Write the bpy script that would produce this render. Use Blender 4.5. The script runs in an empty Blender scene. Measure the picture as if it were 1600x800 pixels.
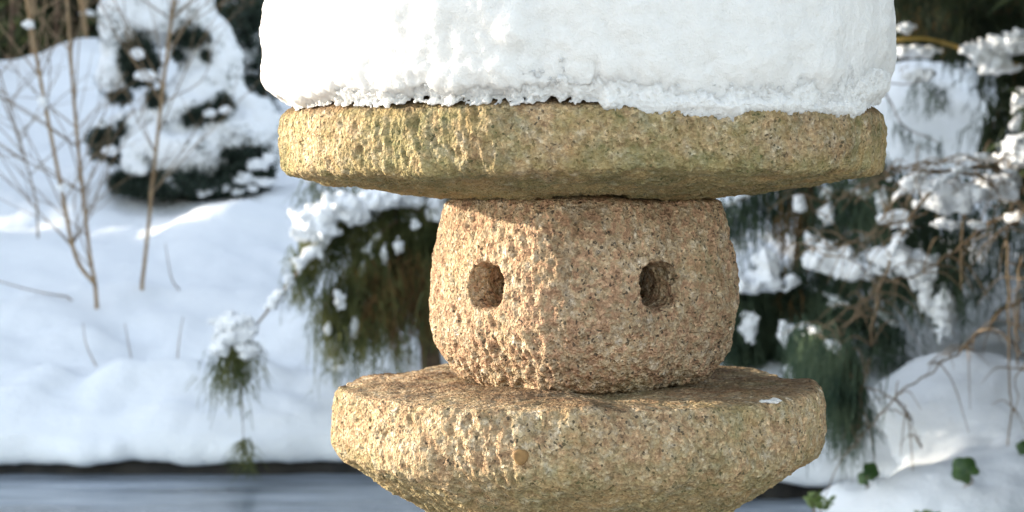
import bpy, math, random
import numpy as np
from mathutils import Vector

# ------------------------------------------------------------------ scene, camera, light
SC = bpy.context.scene
COL = SC.collection
R = math.radians
EYE = 1.2                      # eye height above the pond ice
FPX = 3150.0                   # focal length in photo pixels (1600 wide)
HOR = 270.0                    # eye level in photo pixels

def P(px, py, Y):              # photo pixel at distance Y -> world point
    return np.array([(px - 800.0) / FPX * Y, Y, EYE + (HOR - py) / FPX * Y])

cam_d = bpy.data.cameras.new('camera'); cam = bpy.data.objects.new('camera', cam_d); COL.objects.link(cam)
cam.location = (0, 0, EYE); cam.rotation_euler = (R(90), 0, 0)
cam_d.sensor_width = 36; cam_d.lens = 36 * FPX / 1600
cam_d.shift_y = -(400 - HOR) / 1600
cam_d.clip_end = 2000
cam_d.dof.use_dof = True; cam_d.dof.focus_distance = 2.72; cam_d.dof.aperture_fstop = 6.2
cam_d.dof.aperture_blades = 7
SC.camera = cam

SUN_EL, SUN_AZ = R(10.5), R(-74.0)       # azimuth from +Y (view direction) towards +X: sun at the left, a little behind the lantern
sdir = Vector((math.sin(SUN_AZ) * math.cos(SUN_EL), math.cos(SUN_AZ) * math.cos(SUN_EL), math.sin(SUN_EL)))
W = bpy.data.worlds.new('World'); SC.world = W; W.use_nodes = True
nt = W.node_tree; nt.nodes.clear()
sky = nt.nodes.new('ShaderNodeTexSky'); sky.sky_type = 'NISHITA'; sky.sun_disc = False
sky.sun_elevation = SUN_EL; sky.sun_rotation = SUN_AZ
sky.air_density = 1.0; sky.dust_density = 0.5; sky.ozone_density = 1.0
hs = nt.nodes.new('ShaderNodeHueSaturation'); hs.inputs['Saturation'].default_value = 0.54
bg = nt.nodes.new('ShaderNodeBackground'); bg.inputs['Strength'].default_value = 0.15
wo = nt.nodes.new('ShaderNodeOutputWorld')
nt.links.new(sky.outputs[0], hs.inputs['Color']); nt.links.new(hs.outputs[0], bg.inputs['Color']); nt.links.new(bg.outputs[0], wo.inputs['Surface'])
sl = bpy.data.lights.new('sun', 'SUN'); sl.energy = 2.35; sl.angle = R(0.5); sl.color = (1.0, 0.89, 0.72)
so = bpy.data.objects.new('sun', sl); COL.objects.link(so)
so.rotation_euler = sdir.to_track_quat('Z', 'Y').to_euler(); so.location = (-6, 4, 5)
SC.view_settings.view_transform = 'Standard'; SC.view_settings.look = 'None'
SC.view_settings.exposure = 2.17; SC.view_settings.gamma = 1.0
SC.render.engine = 'CYCLES'
SC.cycles.use_denoising = True
SC.cycles.max_bounces = 8; SC.cycles.diffuse_bounces = 5; SC.cycles.transparent_max_bounces = 8
SC.cycles.caustics_reflective = False; SC.cycles.caustics_refractive = False

rng = np.random.default_rng(7)
random.seed(7)

# ------------------------------------------------------------------ numpy helpers
_perm = np.random.default_rng(3).permutation(256).astype(np.int64)
_grad = np.random.default_rng(4).normal(size=(256, 3)); _grad /= np.linalg.norm(_grad, axis=1)[:, None]

def perlin(p):
    p = np.asarray(p, float); i = np.floor(p).astype(np.int64); f = p - i
    u = f * f * f * (f * (f * 6 - 15) + 10); i &= 255
    out = np.zeros(len(p))
    for dx in (0, 1):
        hx = _perm[(i[:, 0] + dx) & 255]; wx = u[:, 0] if dx else 1 - u[:, 0]
        for dy in (0, 1):
            hy = _perm[(hx + i[:, 1] + dy) & 255]; wy = u[:, 1] if dy else 1 - u[:, 1]
            for dz in (0, 1):
                g = _grad[_perm[(hy + i[:, 2] + dz) & 255]]; wz = u[:, 2] if dz else 1 - u[:, 2]
                out += wx * wy * wz * (g[:, 0] * (f[:, 0] - dx) + g[:, 1] * (f[:, 1] - dy) + g[:, 2] * (f[:, 2] - dz))
    return out * 1.5

def fbm(p, size, octv=3, seed=0.0, gain=0.5):
    p = np.asarray(p, float) / size + seed * 17.31 + 0.37
    o = np.zeros(len(p)); a = 1.0
    for k in range(octv):
        o += a * perlin(p); p = p * 2.03 + 5.1; a *= gain
    return o

def billow(p, size, octv=2, seed=0.0):
    p = np.asarray(p, float) / size + seed * 13.7 + 0.11
    o = np.zeros(len(p)); a = 1.0
    for k in range(octv):
        o += a * (np.abs(perlin(p)) * 2 - 0.5); p = p * 2.1 + 3.3; a *= 0.5
    return o

def sstep(a, b, x):
    t = np.clip((x - a) / (b - a), 0, 1); return t * t * (3 - 2 * t)

def build(name, V, F, mat, parent=None, smooth=True):
    """V (N,3); F list of int arrays (M,3) or (M,4)."""
    if isinstance(F, np.ndarray): F = [F]
    F = [f for f in F if len(f)]
    me = bpy.data.meshes.new(name)
    V = np.asarray(V, np.float32)
    me.vertices.add(len(V)); me.vertices.foreach_set('co', V.ravel())
    loops = np.concatenate([f.ravel() for f in F]).astype(np.int32)
    tot = np.concatenate([np.full(len(f), f.shape[1]) for f in F]).astype(np.int32)
    st = np.concatenate([[0], np.cumsum(tot)[:-1]]).astype(np.int32)
    me.loops.add(len(loops)); me.loops.foreach_set('vertex_index', loops)
    me.polygons.add(len(tot)); me.polygons.foreach_set('loop_start', st)
    me.update(calc_edges=True); me.validate()
    if smooth: me.polygons.foreach_set('use_smooth', np.ones(len(me.polygons), bool))
    if mat: me.materials.append(mat)
    o = bpy.data.objects.new(name, me); COL.objects.link(o)
    if parent: o.parent = parent
    return o

def tag(o, label=None, cat=None, group=None, kind=None):
    if label: o['label'] = label
    if cat: o['category'] = cat
    if group: o['group'] = group
    if kind: o['kind'] = kind
    return o

def thing(name, label, cat, loc=(0, 0, 0), group=None):
    o = bpy.data.objects.new(name, None); COL.objects.link(o); o.location = [float(c) for c in loc]
    o.empty_display_size = 0.1
    return tag(o, label, cat, group)

class MB:
    def __init__(s): s.v = []; s.q = []; s.t = []; s.n = 0
    def add(s, V, Q=None, T=None):
        s.v.append(np.asarray(V, float))
        if Q is not None and len(Q): s.q.append(np.asarray(Q) + s.n)
        if T is not None and len(T): s.t.append(np.asarray(T) + s.n)
        s.n += len(V)
    def build(s, name, mat, parent=None, smooth=True, org=None):
        V = np.concatenate(s.v)
        if org is not None: V = V - np.asarray(org, float)
        F = []
        if s.q: F.append(np.concatenate(s.q))
        if s.t: F.append(np.concatenate(s.t))
        return build(name, V, F, mat, parent, smooth)
    def tube(s, pts, rad, n=6):
        pts = np.asarray(pts, float); m = len(pts); rad = np.broadcast_to(rad, (m,))
        tg = np.gradient(pts, axis=0); tg /= np.linalg.norm(tg, axis=1)[:, None] + 1e-9
        ref = np.array([0.3, 1, 0.2]) if abs(tg[0, 2]) > 0.7 else np.array([0.1, 0.2, 1.0])
        a = np.cross(tg, ref); a /= np.linalg.norm(a, axis=1)[:, None] + 1e-9
        b = np.cross(tg, a)
        th = np.arange(n) / n * 2 * np.pi
        V = pts[:, None] + rad[:, None, None] * (np.cos(th)[None, :, None] * a[:, None] + np.sin(th)[None, :, None] * b[:, None])
        V = V.reshape(-1, 3)
        i = np.arange(m - 1)[:, None] * n; j = np.arange(n)[None]; k = (j + 1) % n
        Q = np.stack([i + j, i + k, i + n + k, i + n + j], -1).reshape(-1, 4)
        V = np.concatenate([V, pts[:1], pts[-1:]]); e = m * n
        T = [[e, (q + 1) % n, q] for q in range(n)] + [[e + 1, (m - 1) * n + q, (m - 1) * n + (q + 1) % n] for q in range(n)]
        s.add(V, Q, T)
    def ribbons(s, pts, wid):
        """pts (K,m,3) polylines, wid (K,m): one random-facing ribbon each."""
        K, m, _ = pts.shape
        d = rng.normal(size=(K, 3)); d[:, 2] *= 0.25; d /= np.linalg.norm(d, axis=1)[:, None]
        tg = pts[:, -1] - pts[:, 0]; tg /= np.linalg.norm(tg, axis=1)[:, None] + 1e-9
        d -= (d * tg).sum(1)[:, None] * tg; d /= np.linalg.norm(d, axis=1)[:, None] + 1e-9
        off = d[:, None] * wid[:, :, None] * 0.5
        V = np.stack([pts - off, pts + off], 2).reshape(-1, 3)
        k = (np.arange(K) * m * 2)[:, None] + (np.arange(m - 1) * 2)[None]
        Q = np.stack([k, k + 1, k + 3, k + 2], -1).reshape(-1, 4)
        s.add(V, Q)

def spline(pts, n):
    pts = np.asarray(pts, float); m = len(pts)
    if m == 2: return pts[0] + (pts[1] - pts[0]) * np.linspace(0, 1, n)[:, None]
    ext = np.concatenate([[2 * pts[0] - pts[1]], pts, [2 * pts[-1] - pts[-2]]])
    u = np.linspace(0, m - 1, n); i = np.minimum(u.astype(int), m - 2); f = (u - i)[:, None]
    a, b, c, d = ext[i], ext[i + 1], ext[i + 2], ext[i + 3]
    return 0.5 * (2 * b + (c - a) * f + (2 * a - 5 * b + 4 * c - d) * f ** 2 + (3 * b - a - 3 * c + d) * f ** 3)

def surface_nets(field, lo, hi, vox):
    lo = np.asarray(lo, float); n = np.ceil((np.asarray(hi) - lo) / vox).astype(int) + 1
    g = np.stack(np.meshgrid(*[np.arange(k) for k in n], indexing='ij'), -1)
    Fv = field(lo + g.reshape(-1, 3) * vox).reshape(n)
    for ax in range(3):                      # close the surface at the box
        sl_ = [slice(None)] * 3
        for e in (0, -1): sl_[ax] = e; Fv[tuple(sl_)] = np.maximum(Fv[tuple(sl_)], 1e-4)
    neg = Fv < 0
    c = n - 1
    acc = np.zeros((*c, 3)); cnt = np.zeros(c)
    corner = lambda d: (slice(d[0], d[0] + c[0]), slice(d[1], d[1] + c[1]), slice(d[2], d[2] + c[2]))
    for ax in range(3):
        for o1 in (0, 1):
            for o2 in (0, 1):
                d0 = [0, 0, 0]; others = [a for a in range(3) if a != ax]
                d0[others[0]] = o1; d0[others[1]] = o2; d1 = list(d0); d1[ax] = 1
                f0, f1 = Fv[corner(d0)], Fv[corner(d1)]
                x = (f0 < 0) != (f1 < 0)
                t = np.where(x, f0 / np.where(x, f0 - f1, 1), 0)
                p = np.zeros((*c, 3)); p[..., others[0]] = o1; p[..., others[1]] = o2; p[..., ax] = t
                acc += p * x[..., None]; cnt += x
    act = cnt > 0
    idx = -np.ones(c, np.int64); idx[act] = np.arange(act.sum())
    cells = np.argwhere(act)
    V = lo + (cells + acc[act] / cnt[act][:, None]) * vox
    Q = []
    for ax in range(3):
        o = [a for a in range(3) if a != ax]
        sl0 = [slice(1, None)] * 3; sl0[ax] = slice(0, -1); sl1 = list(sl0); sl1[ax] = slice(1, None)
        e = np.argwhere(neg[tuple(sl0)] != neg[tuple(sl1)])
        e[:, o[0]] += 1; e[:, o[1]] += 1
        ok = (e[:, o[0]] < c[o[0]]) & (e[:, o[1]] < c[o[1]])
        e = e[ok]
        def at(a, b):
            q = e.copy(); q[:, o[0]] += a; q[:, o[1]] += b; return idx[q[:, 0], q[:, 1], q[:, 2]]
        quad = np.stack([at(-1, -1), at(0, -1), at(0, 0), at(-1, 0)], -1)
        inside = neg[e[:, 0], e[:, 1], e[:, 2]]
        flip = inside if ax != 1 else ~inside
        quad[~flip] = quad[~flip][:, ::-1]
        Q.append(quad)
    return V, np.concatenate(Q)

def blobs(ells, vox, k=0.02, amp=0.01, size=0.06, seed=0.0, fine=0.0, cut=None):
    """smooth union of ellipsoids [(centre, radii)...] with noise -> V, Q"""
    C = np.array([e[0] for e in ells], float); Rr = np.array([e[1] for e in ells], float)
    lo = (C - Rr).min(0) - 2 * k - amp * 2; hi = (C + Rr).max(0) + 2 * k + amp * 2
    def field(p):
        s_ = np.zeros(len(p))
        for c_, r_ in zip(C, Rr):
            q = (p - c_) / r_; l = np.linalg.norm(q, axis=1)
            d = np.clip((l - 1) * r_.min() * 0.6 + (l - 1) * r_.mean() * 0.4, -8 * k, 12 * k)
            s_ += np.exp(-d / k)
        f = -k * np.log(s_)
        f = f + amp * fbm(p, size, 3, seed)
        if fine: f = f + fine * fbm(p, size * 0.25, 2, seed + 3)
        if cut is not None: f = np.maximum(f, cut(p))
        return f
    return surface_nets(field, lo, hi, vox)

# ------------------------------------------------------------------ materials
def nodes(name):
    m = bpy.data.materials.new(name); m.use_nodes = True
    t = m.node_tree; b = t.nodes['Principled BSDF']
    return m, t, b
def N(t, kind, **kw):
    n = t.nodes.new('ShaderNode' + kind)
    for k_, v in kw.items():
        if k_ in n.inputs: n.inputs[k_].default_value = v
        else: setattr(n, k_, v)
    return n
def ramp(t, fac, stops, mode='LINEAR'):
    r = N(t, 'ValToRGB'); r.color_ramp.interpolation = mode
    e = r.color_ramp.elements
    while len(e) < len(stops): e.new(0.5)
    for x, (p, c) in zip(e, stops): x.position = p; x.color = (*c, 1) if len(c) == 3 else c
    t.links.new(fac, r.inputs[0]); return r.outputs[0]
def mix(t, fac, a, b, blend='MIX'):
    n = t.nodes.new('ShaderNodeMix'); n.data_type = 'RGBA'; n.blend_type = blend
    if isinstance(fac, float): n.inputs[0].default_value = fac
    else: t.links.new(fac, n.inputs[0])
    for s_, i in ((a, 6), (b, 7)):
        if isinstance(s_, tuple): n.inputs[i].default_value = (*s_, 1)
        else: t.links.new(s_, n.inputs[i])
    return n.outputs[2]
def math_(t, op, a, b=None):
    n = N(t, 'Math', operation=op)
    for s_, i in ((a, 0), (b, 1)):
        if s_ is None: continue
        if isinstance(s_, (int, float)): n.inputs[i].default_value = s_
        else: t.links.new(s_, n.inputs[i])
    return n.outputs[0]
def noise_(t, vec, scale, detail=4.0, rough=0.55):
    n = N(t, 'TexNoise', Scale=scale, Detail=detail, Roughness=rough); t.links.new(vec, n.inputs['Vector']); return n.outputs['Fac']

def granite(name, lichen=0.5, pink=0.5, zlo=None, wet_shade=None):
    m, t, b = nodes(name)
    co = N(t, 'TexCoord').outputs['Object']
    wob = N(t, 'TexNoise', Scale=120.0, Detail=2.0); t.links.new(co, wob.inputs['Vector'])
    va = N(t, 'VectorMath', operation='SCALE'); t.links.new(wob.outputs['Color'], va.inputs[0]); va.inputs['Scale'].default_value = 0.006
    vb = N(t, 'VectorMath', operation='ADD'); t.links.new(co, vb.inputs[0]); t.links.new(va.outputs[0], vb.inputs[1])
    v1 = N(t, 'TexVoronoi', Scale=210.0); t.links.new(vb.outputs[0], v1.inputs['Vector'])
    s1 = N(t, 'SeparateColor'); t.links.new(v1.outputs['Color'], s1.inputs[0])
    pa = noise_(t, co, 62.0, 3.0, 0.6)
    pk = (0.43, 0.30 + 0.04 * (1 - pink), 0.215)
    patch = ramp(t, pa, [(0.28, (0.29, 0.20, 0.135)), (0.42, pk), (0.52, (0.41, 0.335, 0.235)), (0.62, (0.45, 0.39, 0.31)), (0.74, (0.54, 0.51, 0.46))])
    cell = ramp(t, s1.outputs[0], [(0.0, (0.52, 0.50, 0.47)), (0.12, (0.80, 0.77, 0.74)), (0.5, (1.0, 0.98, 0.95)), (0.85, (1.2, 1.2, 1.18)), (0.97, (1.55, 1.58, 1.6))])
    grain = mix(t, 0.85, patch, cell, 'MULTIPLY')
    v2 = N(t, 'TexVoronoi', Scale=300.0); t.links.new(vb.outputs[0], v2.inputs['Vector'])
    s2 = N(t, 'SeparateColor'); t.links.new(v2.outputs['Color'], s2.inputs[0])
    cl = math_(t, 'ADD', s2.outputs[1], math_(t, 'MULTIPLY', noise_(t, co, 45.0, 2.0), 0.35))
    fleck = ramp(t, cl, [(0.0, (1, 1, 1)), (0.205, (1, 1, 1)), (0.225, (0, 0, 0))])
    grain = mix(t, math_(t, 'MULTIPLY', fleck, 0.85), grain, (0.05, 0.045, 0.038))
    n3 = noise_(t, co, 330.0, 3.0)
    grain = mix(t, 0.45, grain, ramp(t, n3, [(0.3, (0.25, 0.22, 0.19)), (0.7, (0.75, 0.72, 0.68))]), 'OVERLAY')
    # lichen and algae stains
    l1 = noise_(t, co, 5.5, 5.0, 0.62); l2 = noise_(t, co, 42.0, 4.0, 0.65)
    lf = math_(t, 'ADD', math_(t, 'MULTIPLY', l1, 0.7), math_(t, 'MULTIPLY', l2, 0.45))
    if zlo is not None:                     # algae gather on the damp lower band of the stone
        sp = N(t, 'SeparateXYZ'); t.links.new(co, sp.inputs[0])
        mr = N(t, 'MapRange'); mr.inputs[1].default_value = zlo[0]; mr.inputs[2].default_value = zlo[1]; mr.inputs[3].default_value = zlo[2]; mr.inputs[4].default_value = 0.0
        t.links.new(sp.outputs[2], mr.inputs[0]); lf = math_(t, 'ADD', lf, mr.outputs[0])
    lm = ramp(t, lf, [(0.62 - 0.2 * lichen, (0, 0, 0)), (0.80 - 0.2 * lichen, (1, 1, 1))])
    lc = ramp(t, noise_(t, co, 17.0, 4.0), [(0.32, (0.29, 0.215, 0.085)), (0.46, (0.22, 0.20, 0.08)), (0.58, (0.12, 0.145, 0.05))])
    lmx = math_(t, 'MULTIPLY', lm, 0.25 + 0.5 * lichen)
    c = mix(t, lmx, grain, lc)
    bw = ramp(t, noise_(t, co, 9.0, 6.0, 0.7), [(0.36, (0.62, 0.60, 0.58)), (0.62, (1.08, 1.08, 1.08))])
    c = mix(t, 0.75, c, bw, 'MULTIPLY')
    c = mix(t, 1.0, c, (1.36, 1.25, 1.16) if pink > 0.8 else (1.38, 1.29, 1.15), 'MULTIPLY')
    if wet_shade is not None:                     # damp brown stain under the roof snow; painted shade on the platform top
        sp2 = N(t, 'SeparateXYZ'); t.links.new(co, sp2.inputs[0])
        mr2 = N(t, 'MapRange'); mr2.inputs[1].default_value = wet_shade[0]; mr2.inputs[2].default_value = wet_shade[1]; mr2.inputs[3].default_value = 0.0; mr2.inputs[4].default_value = 1.0
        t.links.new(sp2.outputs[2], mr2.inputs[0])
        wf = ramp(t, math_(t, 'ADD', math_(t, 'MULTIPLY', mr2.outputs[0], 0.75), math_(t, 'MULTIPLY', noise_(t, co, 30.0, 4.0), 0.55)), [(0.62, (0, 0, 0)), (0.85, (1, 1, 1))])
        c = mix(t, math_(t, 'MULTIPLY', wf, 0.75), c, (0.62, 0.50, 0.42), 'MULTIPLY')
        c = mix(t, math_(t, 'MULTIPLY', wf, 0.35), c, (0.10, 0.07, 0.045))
    t.links.new(c, b.inputs['Base Color'])
    b.inputs['Roughness'].default_value = 0.82; b.inputs['Specular IOR Level'].default_value = 0.25
    mp = N(t, 'Mapping'); mp.inputs['Scale'].default_value = (1, 1, 0.6); t.links.new(co, mp.inputs[0])
    h = math_(t, 'ADD', math_(t, 'MULTIPLY', noise_(t, mp.outputs[0], 120.0, 6.0, 0.7), 1.0), math_(t, 'MULTIPLY', v1.outputs['Distance'], 0.7))
    bp = N(t, 'Bump', Strength=1.0, Distance=0.009); t.links.new(h, bp.inputs['Height']); t.links.new(bp.outputs[0], b.inputs['Normal'])
    return m

def snow_mat(name, sss=0.0, col=(0.90, 0.91, 0.925), grain=220.0, bump=0.35, dist=0.004):
    m, t, b = nodes(name)
    co = N(t, 'TexCoord').outputs['Object']
    b.inputs['Base Color'].default_value = (*col, 1); b.inputs['Roughness'].default_value = 0.62
    b.inputs['Specular IOR Level'].default_value = 0.3
    if sss:
        b.inputs['Subsurface Weight'].default_value = sss; b.inputs['Subsurface Scale'].default_value = 0.035
        b.inputs['Subsurface Radius'].default_value = (1.0, 0.95, 0.9)
    h = math_(t, 'ADD', noise_(t, co, grain, 4.0, 0.65), math_(t, 'MULTIPLY', noise_(t, co, grain * 0.2, 4.0, 0.6), 2.0))
    bp = N(t, 'Bump', Strength=bump, Distance=dist); t.links.new(h, bp.inputs['Height']); t.links.new(bp.outputs[0], b.inputs['Normal'])
    return m

def plain(name, c1, c2, scale=8.0, rough=0.7, spec=0.3, trans=0.0):
    m, t, b = nodes(name)
    co = N(t, 'TexCoord').outputs['Object']
    t.links.new(ramp(t, noise_(t, co, scale, 4.0, 0.6), [(0.36, c1), (0.64, c2)]), b.inputs['Base Color'])
    b.inputs['Roughness'].default_value = rough; b.inputs['Specular IOR Level'].default_value = spec
    return m

M = {
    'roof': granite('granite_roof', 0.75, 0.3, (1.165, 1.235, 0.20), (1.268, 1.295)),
    'box': granite('granite_firebox', 0.12, 1.0),
    'slab': granite('granite_slab', 0.45, 0.6, (0.74, 0.83, 0.22), (0.872, 0.902)),  # last range darkens the platform top to paint its shade
    'cap': snow_mat('packed_snow', 0.55, (0.74, 0.725, 0.70), 260.0, 0.8),
    'snow': snow_mat('fresh_snow'),
    'ground': snow_mat('ground_snow', 0.0, (0.90, 0.92, 0.945), 60.0, 0.4, 0.012),
    'spruce': plain('spruce_needles', (0.032, 0.05, 0.038), (0.08, 0.105, 0.08), 22.0),
    'thread': plain('cypress_foliage', (0.075, 0.10, 0.04), (0.22, 0.22, 0.08), 9.0),
    'thread2': plain('blue_green_foliage', (0.05, 0.085, 0.055), (0.15, 0.20, 0.12), 9.0),
    'dead': plain('brown_foliage', (0.13, 0.075, 0.03), (0.26, 0.16, 0.06), 9.0),
    'dark': plain('dark_conifer_foliage', (0.022, 0.034, 0.020), (0.07, 0.09, 0.04), 3.0),
    'bark': plain('bark', (0.07, 0.045, 0.03), (0.17, 0.11, 0.07), 25.0),
    'tan': plain('sapling_bark', (0.26, 0.165, 0.085), (0.42, 0.30, 0.18), 14.0),
    'twig': plain('twig_bark', (0.16, 0.11, 0.065), (0.30, 0.215, 0.13), 14.0),
    'yellow': plain('yellow_bark', (0.36, 0.22, 0.04), (0.50, 0.34, 0.08), 14.0),
    'leaf': plain('ivy_leaf', (0.03, 0.07, 0.018), (0.07, 0.13, 0.03), 40.0, 0.4, 0.5),
    'leaf2': plain('yellow_green_leaf', (0.10, 0.16, 0.03), (0.18, 0.24, 0.06), 40.0, 0.45, 0.5),
    'path': plain('dimmed_snow', (0.36, 0.35, 0.34), (0.55, 0.55, 0.56), 3.0),  # unseen near bank, greyed to cut light bounced onto the lantern
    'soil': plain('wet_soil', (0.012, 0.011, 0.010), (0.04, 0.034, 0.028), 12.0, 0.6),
    'rust': plain('rusty_plug', (0.16, 0.09, 0.035), (0.26, 0.15, 0.055), 90.0),
    'straw': plain('dry_straw', (0.30, 0.22, 0.12), (0.45, 0.36, 0.22), 30.0),
}
for k_ in ('thread', 'thread2', 'dead', 'dark', 'spruce'):
    t = M[k_].node_tree; b = t.nodes['Principled BSDF']; out = t.nodes['Material Output']
    tr_ = N(t, 'BsdfTranslucent'); src = b.inputs['Base Color'].links[0].from_socket; t.links.new(src, tr_.inputs[0])
    mx = N(t, 'MixShader'); mx.inputs[0].default_value = 0.5
    t.links.new(b.outputs[0], mx.inputs[1]); t.links.new(tr_.outputs[0], mx.inputs[2]); t.links.new(mx.outputs[0], out.inputs['Surface'])
def ice_mat():
    m, t, b = nodes('pond_ice')
    co = N(t, 'TexCoord').outputs['Object']
    mp = N(t, 'Mapping'); mp.inputs['Scale'].default_value = (0.5, 2.2, 1); t.links.new(co, mp.inputs[0])
    n1 = noise_(t, mp.outputs[0], 1.6, 5.0, 0.6)
    t.links.new(ramp(t, n1, [(0.35, (0.16, 0.185, 0.21)), (0.65, (0.44, 0.49, 0.55))]), b.inputs['Base Color'])
    t.links.new(ramp(t, n1, [(0.3, (0.08,) * 3), (0.7, (0.30,) * 3)]), b.inputs['Roughness'])
    b.inputs['IOR'].default_value = 1.31
    bp = N(t, 'Bump', Strength=0.35, Distance=0.02); t.links.new(noise_(t, mp.outputs[0], 6.0, 3.0), bp.inputs['Height']); t.links.new(bp.outputs[0], b.inputs['Normal'])
    return m
M['ice'] = ice_mat()
def icy():
    m, t, b = nodes('ice_grains')
    b.inputs['Base Color'].default_value = (0.9, 0.9, 0.9, 1); b.inputs['Roughness'].default_value = 0.35
    b.inputs['Transmission Weight'].default_value = 0.12; b.inputs['IOR'].default_value = 1.31
    return m
M['grain'] = icy()

# ------------------------------------------------------------------ ground, pond
def shore(x):
    x = np.asarray(x, float)
    p = np.stack([x, x * 0, x * 0], -1)
    return 8.0 - 0.62 * sstep(-0.45, 0.85, x) + 0.05 * fbm(p, 0.9, 3, 2)
_pd = np.array([0.0, 0.1, 0.5, 1.6, 3.3, 4.5, 6, 8, 9.5, 14, 60, 900])
_pz = np.array([0.16, 0.225, 0.34, 0.54, 0.90, 1.12, 1.45, 2.02, 2.02, 1.95, 2.2, 5.0])
def ground_z(x, y):
    x = np.atleast_1d(np.asarray(x, float)); y = np.atleast_1d(np.asarray(y, float))
    d = np.maximum(y - shore(x), 0)
    p = np.stack([x, y, x * 0], -1)
    a = sstep(0.0, 0.6, d)
    z = np.interp(d, _pd, _pz) + a * (0.085 * fbm(p, 1.5, 2, 1) + 0.045 * fbm(p, 0.5, 2, 4)) + 0.02 * fbm(p, 0.2, 3, 5) * sstep(-0.1, 0.25, d) + 0.012 * sstep(0.1, 0.5, fbm(p, 0.5, 2, 9))
    z = z + 0.27 * np.exp(-((x + 3.2) / .75) ** 2 - ((y - 15.3) / 1.3) ** 2)
    for bx, by, ba, bs_ in ((-1.62, 8.45, .07, .14), (-1.98, 8.42, .05, .16), (-1.80, 8.55, -.06, .08), (-1.75, 9.25, -.05, .12), (-1.9, 9.1, .05, .15), (-1.35, 8.5, .05, .18), (-1.05, 8.6, .04, .12), (-1.2, 9.0, -.03, .09), (-2.2, 9.6, .06, .2), (-0.95, 9.3, .05, .16), (-1.5, 10.2, .05, .25), (-2.5, 10.6, .07, .3)):
        z = z + ba * np.exp(-((x - bx) ** 2 + ((y - by) * .8) ** 2) / bs_ ** 2)
    return z + 0.17 * np.exp(-((x + 1.56) / .30) ** 2 - ((y - 11.35) / .42) ** 2)
def gz(x, y): return float(ground_z(x, y)[0])

xs = np.concatenate([-np.geomspace(400, 5.1, 40), np.arange(-5, 5.001, 0.028), np.geomspace(5.1, 400, 40)])
lip = [(0.16, 0.075), (0.05, 0.062), (0.0, 0.06), (-0.03, 0.07), (-0.042, 0.095), (-0.035, 0.125), (-0.015, 0.15)]
ds = np.concatenate([np.arange(0, 0.6, 0.02), np.arange(0.6, 10, 0.05), np.geomspace(10, 900, 40)])
X, Dd = np.meshgrid(xs, ds, indexing='ij'); Yg = shore(X.ravel()).reshape(X.shape) + Dd
Zg = ground_z(X.ravel(), Yg.ravel()).reshape(X.shape)
lx = np.repeat(xs[:, None], len(lip), 1); sh = shore(xs)
pl = np.stack([xs, xs * 0, xs * 0], -1)
wob = 0.05 * fbm(pl, 0.22, 3, 6); wz = 0.035 * fbm(pl, 0.4, 4, 8)
ly = sh[:, None] + np.array([l[0] for l in lip])[None] + wob[:, None] * np.array([0, .4, .8, 1, 1, .8, .4])[None]
lz = np.array([l[1] for l in lip])[None] - 0.03 * sstep(-1.0, -2.0, sh[:, None] * 0 + xs[:, None]) * np.array([1, 1, 1, .9, .7, .4, .1])[None] + wz[:, None] * np.array([1, 1, 1, .9, .7, .5, .2])[None]
GX = np.concatenate([lx, X], 1); GY = np.concatenate([ly, Yg], 1); GZ = np.concatenate([lz, Zg], 1)
nu, nv = GX.shape
i = (np.arange(nu - 1) * nv)[:, None] + np.arange(nv - 1)[None]
tag(build('snowy_ground', np.stack([GX, GY, GZ], -1).reshape(-1, 3), np.stack([i, i + nv, i + nv + 1, i + 1], -1).reshape(-1, 4), M['ground']), kind='structure')
# dark wet soil under the overhanging snow edge
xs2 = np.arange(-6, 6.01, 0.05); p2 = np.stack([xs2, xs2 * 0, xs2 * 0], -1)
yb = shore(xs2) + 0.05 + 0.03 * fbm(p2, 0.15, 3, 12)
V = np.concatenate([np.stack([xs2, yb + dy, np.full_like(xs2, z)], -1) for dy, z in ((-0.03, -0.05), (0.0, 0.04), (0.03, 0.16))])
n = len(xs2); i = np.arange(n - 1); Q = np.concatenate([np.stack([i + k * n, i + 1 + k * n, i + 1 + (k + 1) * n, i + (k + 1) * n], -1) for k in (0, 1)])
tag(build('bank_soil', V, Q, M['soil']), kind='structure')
V = np.array([[-400, 3.0, 0], [400, 3.0, 0], [400, 9.0, 0], [-400, 9.0, 0.0]])
tag(build('pond_ice', V, np.array([[0, 1, 2, 3]]), M['ice'], smooth=False), kind='structure')
# the near bank the lantern stands on (below the picture)
xs = np.concatenate([-np.geomspace(400, 4.2, 24), np.arange(-4, 4.01, 0.1), np.geomspace(4.2, 400, 24)])
ys = np.concatenate([-np.geomspace(400, 2, 24), np.arange(-1.9, 3.9, 0.1), [3.95, 4.0, 4.03]])
X, Yg = np.meshgrid(xs, ys, indexing='ij'); p = np.stack([X.ravel(), Yg.ravel(), X.ravel() * 0], -1)
Z = (0.18 + 0.03 * fbm(p, 0.7, 3, 21)) * sstep(4.04, 3.6, Yg.ravel()) - 0.02
nu, nv = X.shape; i = (np.arange(nu - 1) * nv)[:, None] + np.arange(nv - 1)[None]
tag(build('near_snow_bank', np.stack([X.ravel(), Yg.ravel(), Z], -1), np.stack([i, i + nv, i + nv + 1, i + 1], -1).reshape(-1, 4), M['path']), kind='structure')

# ------------------------------------------------------------------ stone lantern
LX, LY = 0.104, 3.0
lan = thing('stone_lantern', 'old stacked granite garden lantern with round roof, pierced fire box and round platform', 'stone lantern', (LX, LY, 0))

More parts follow.
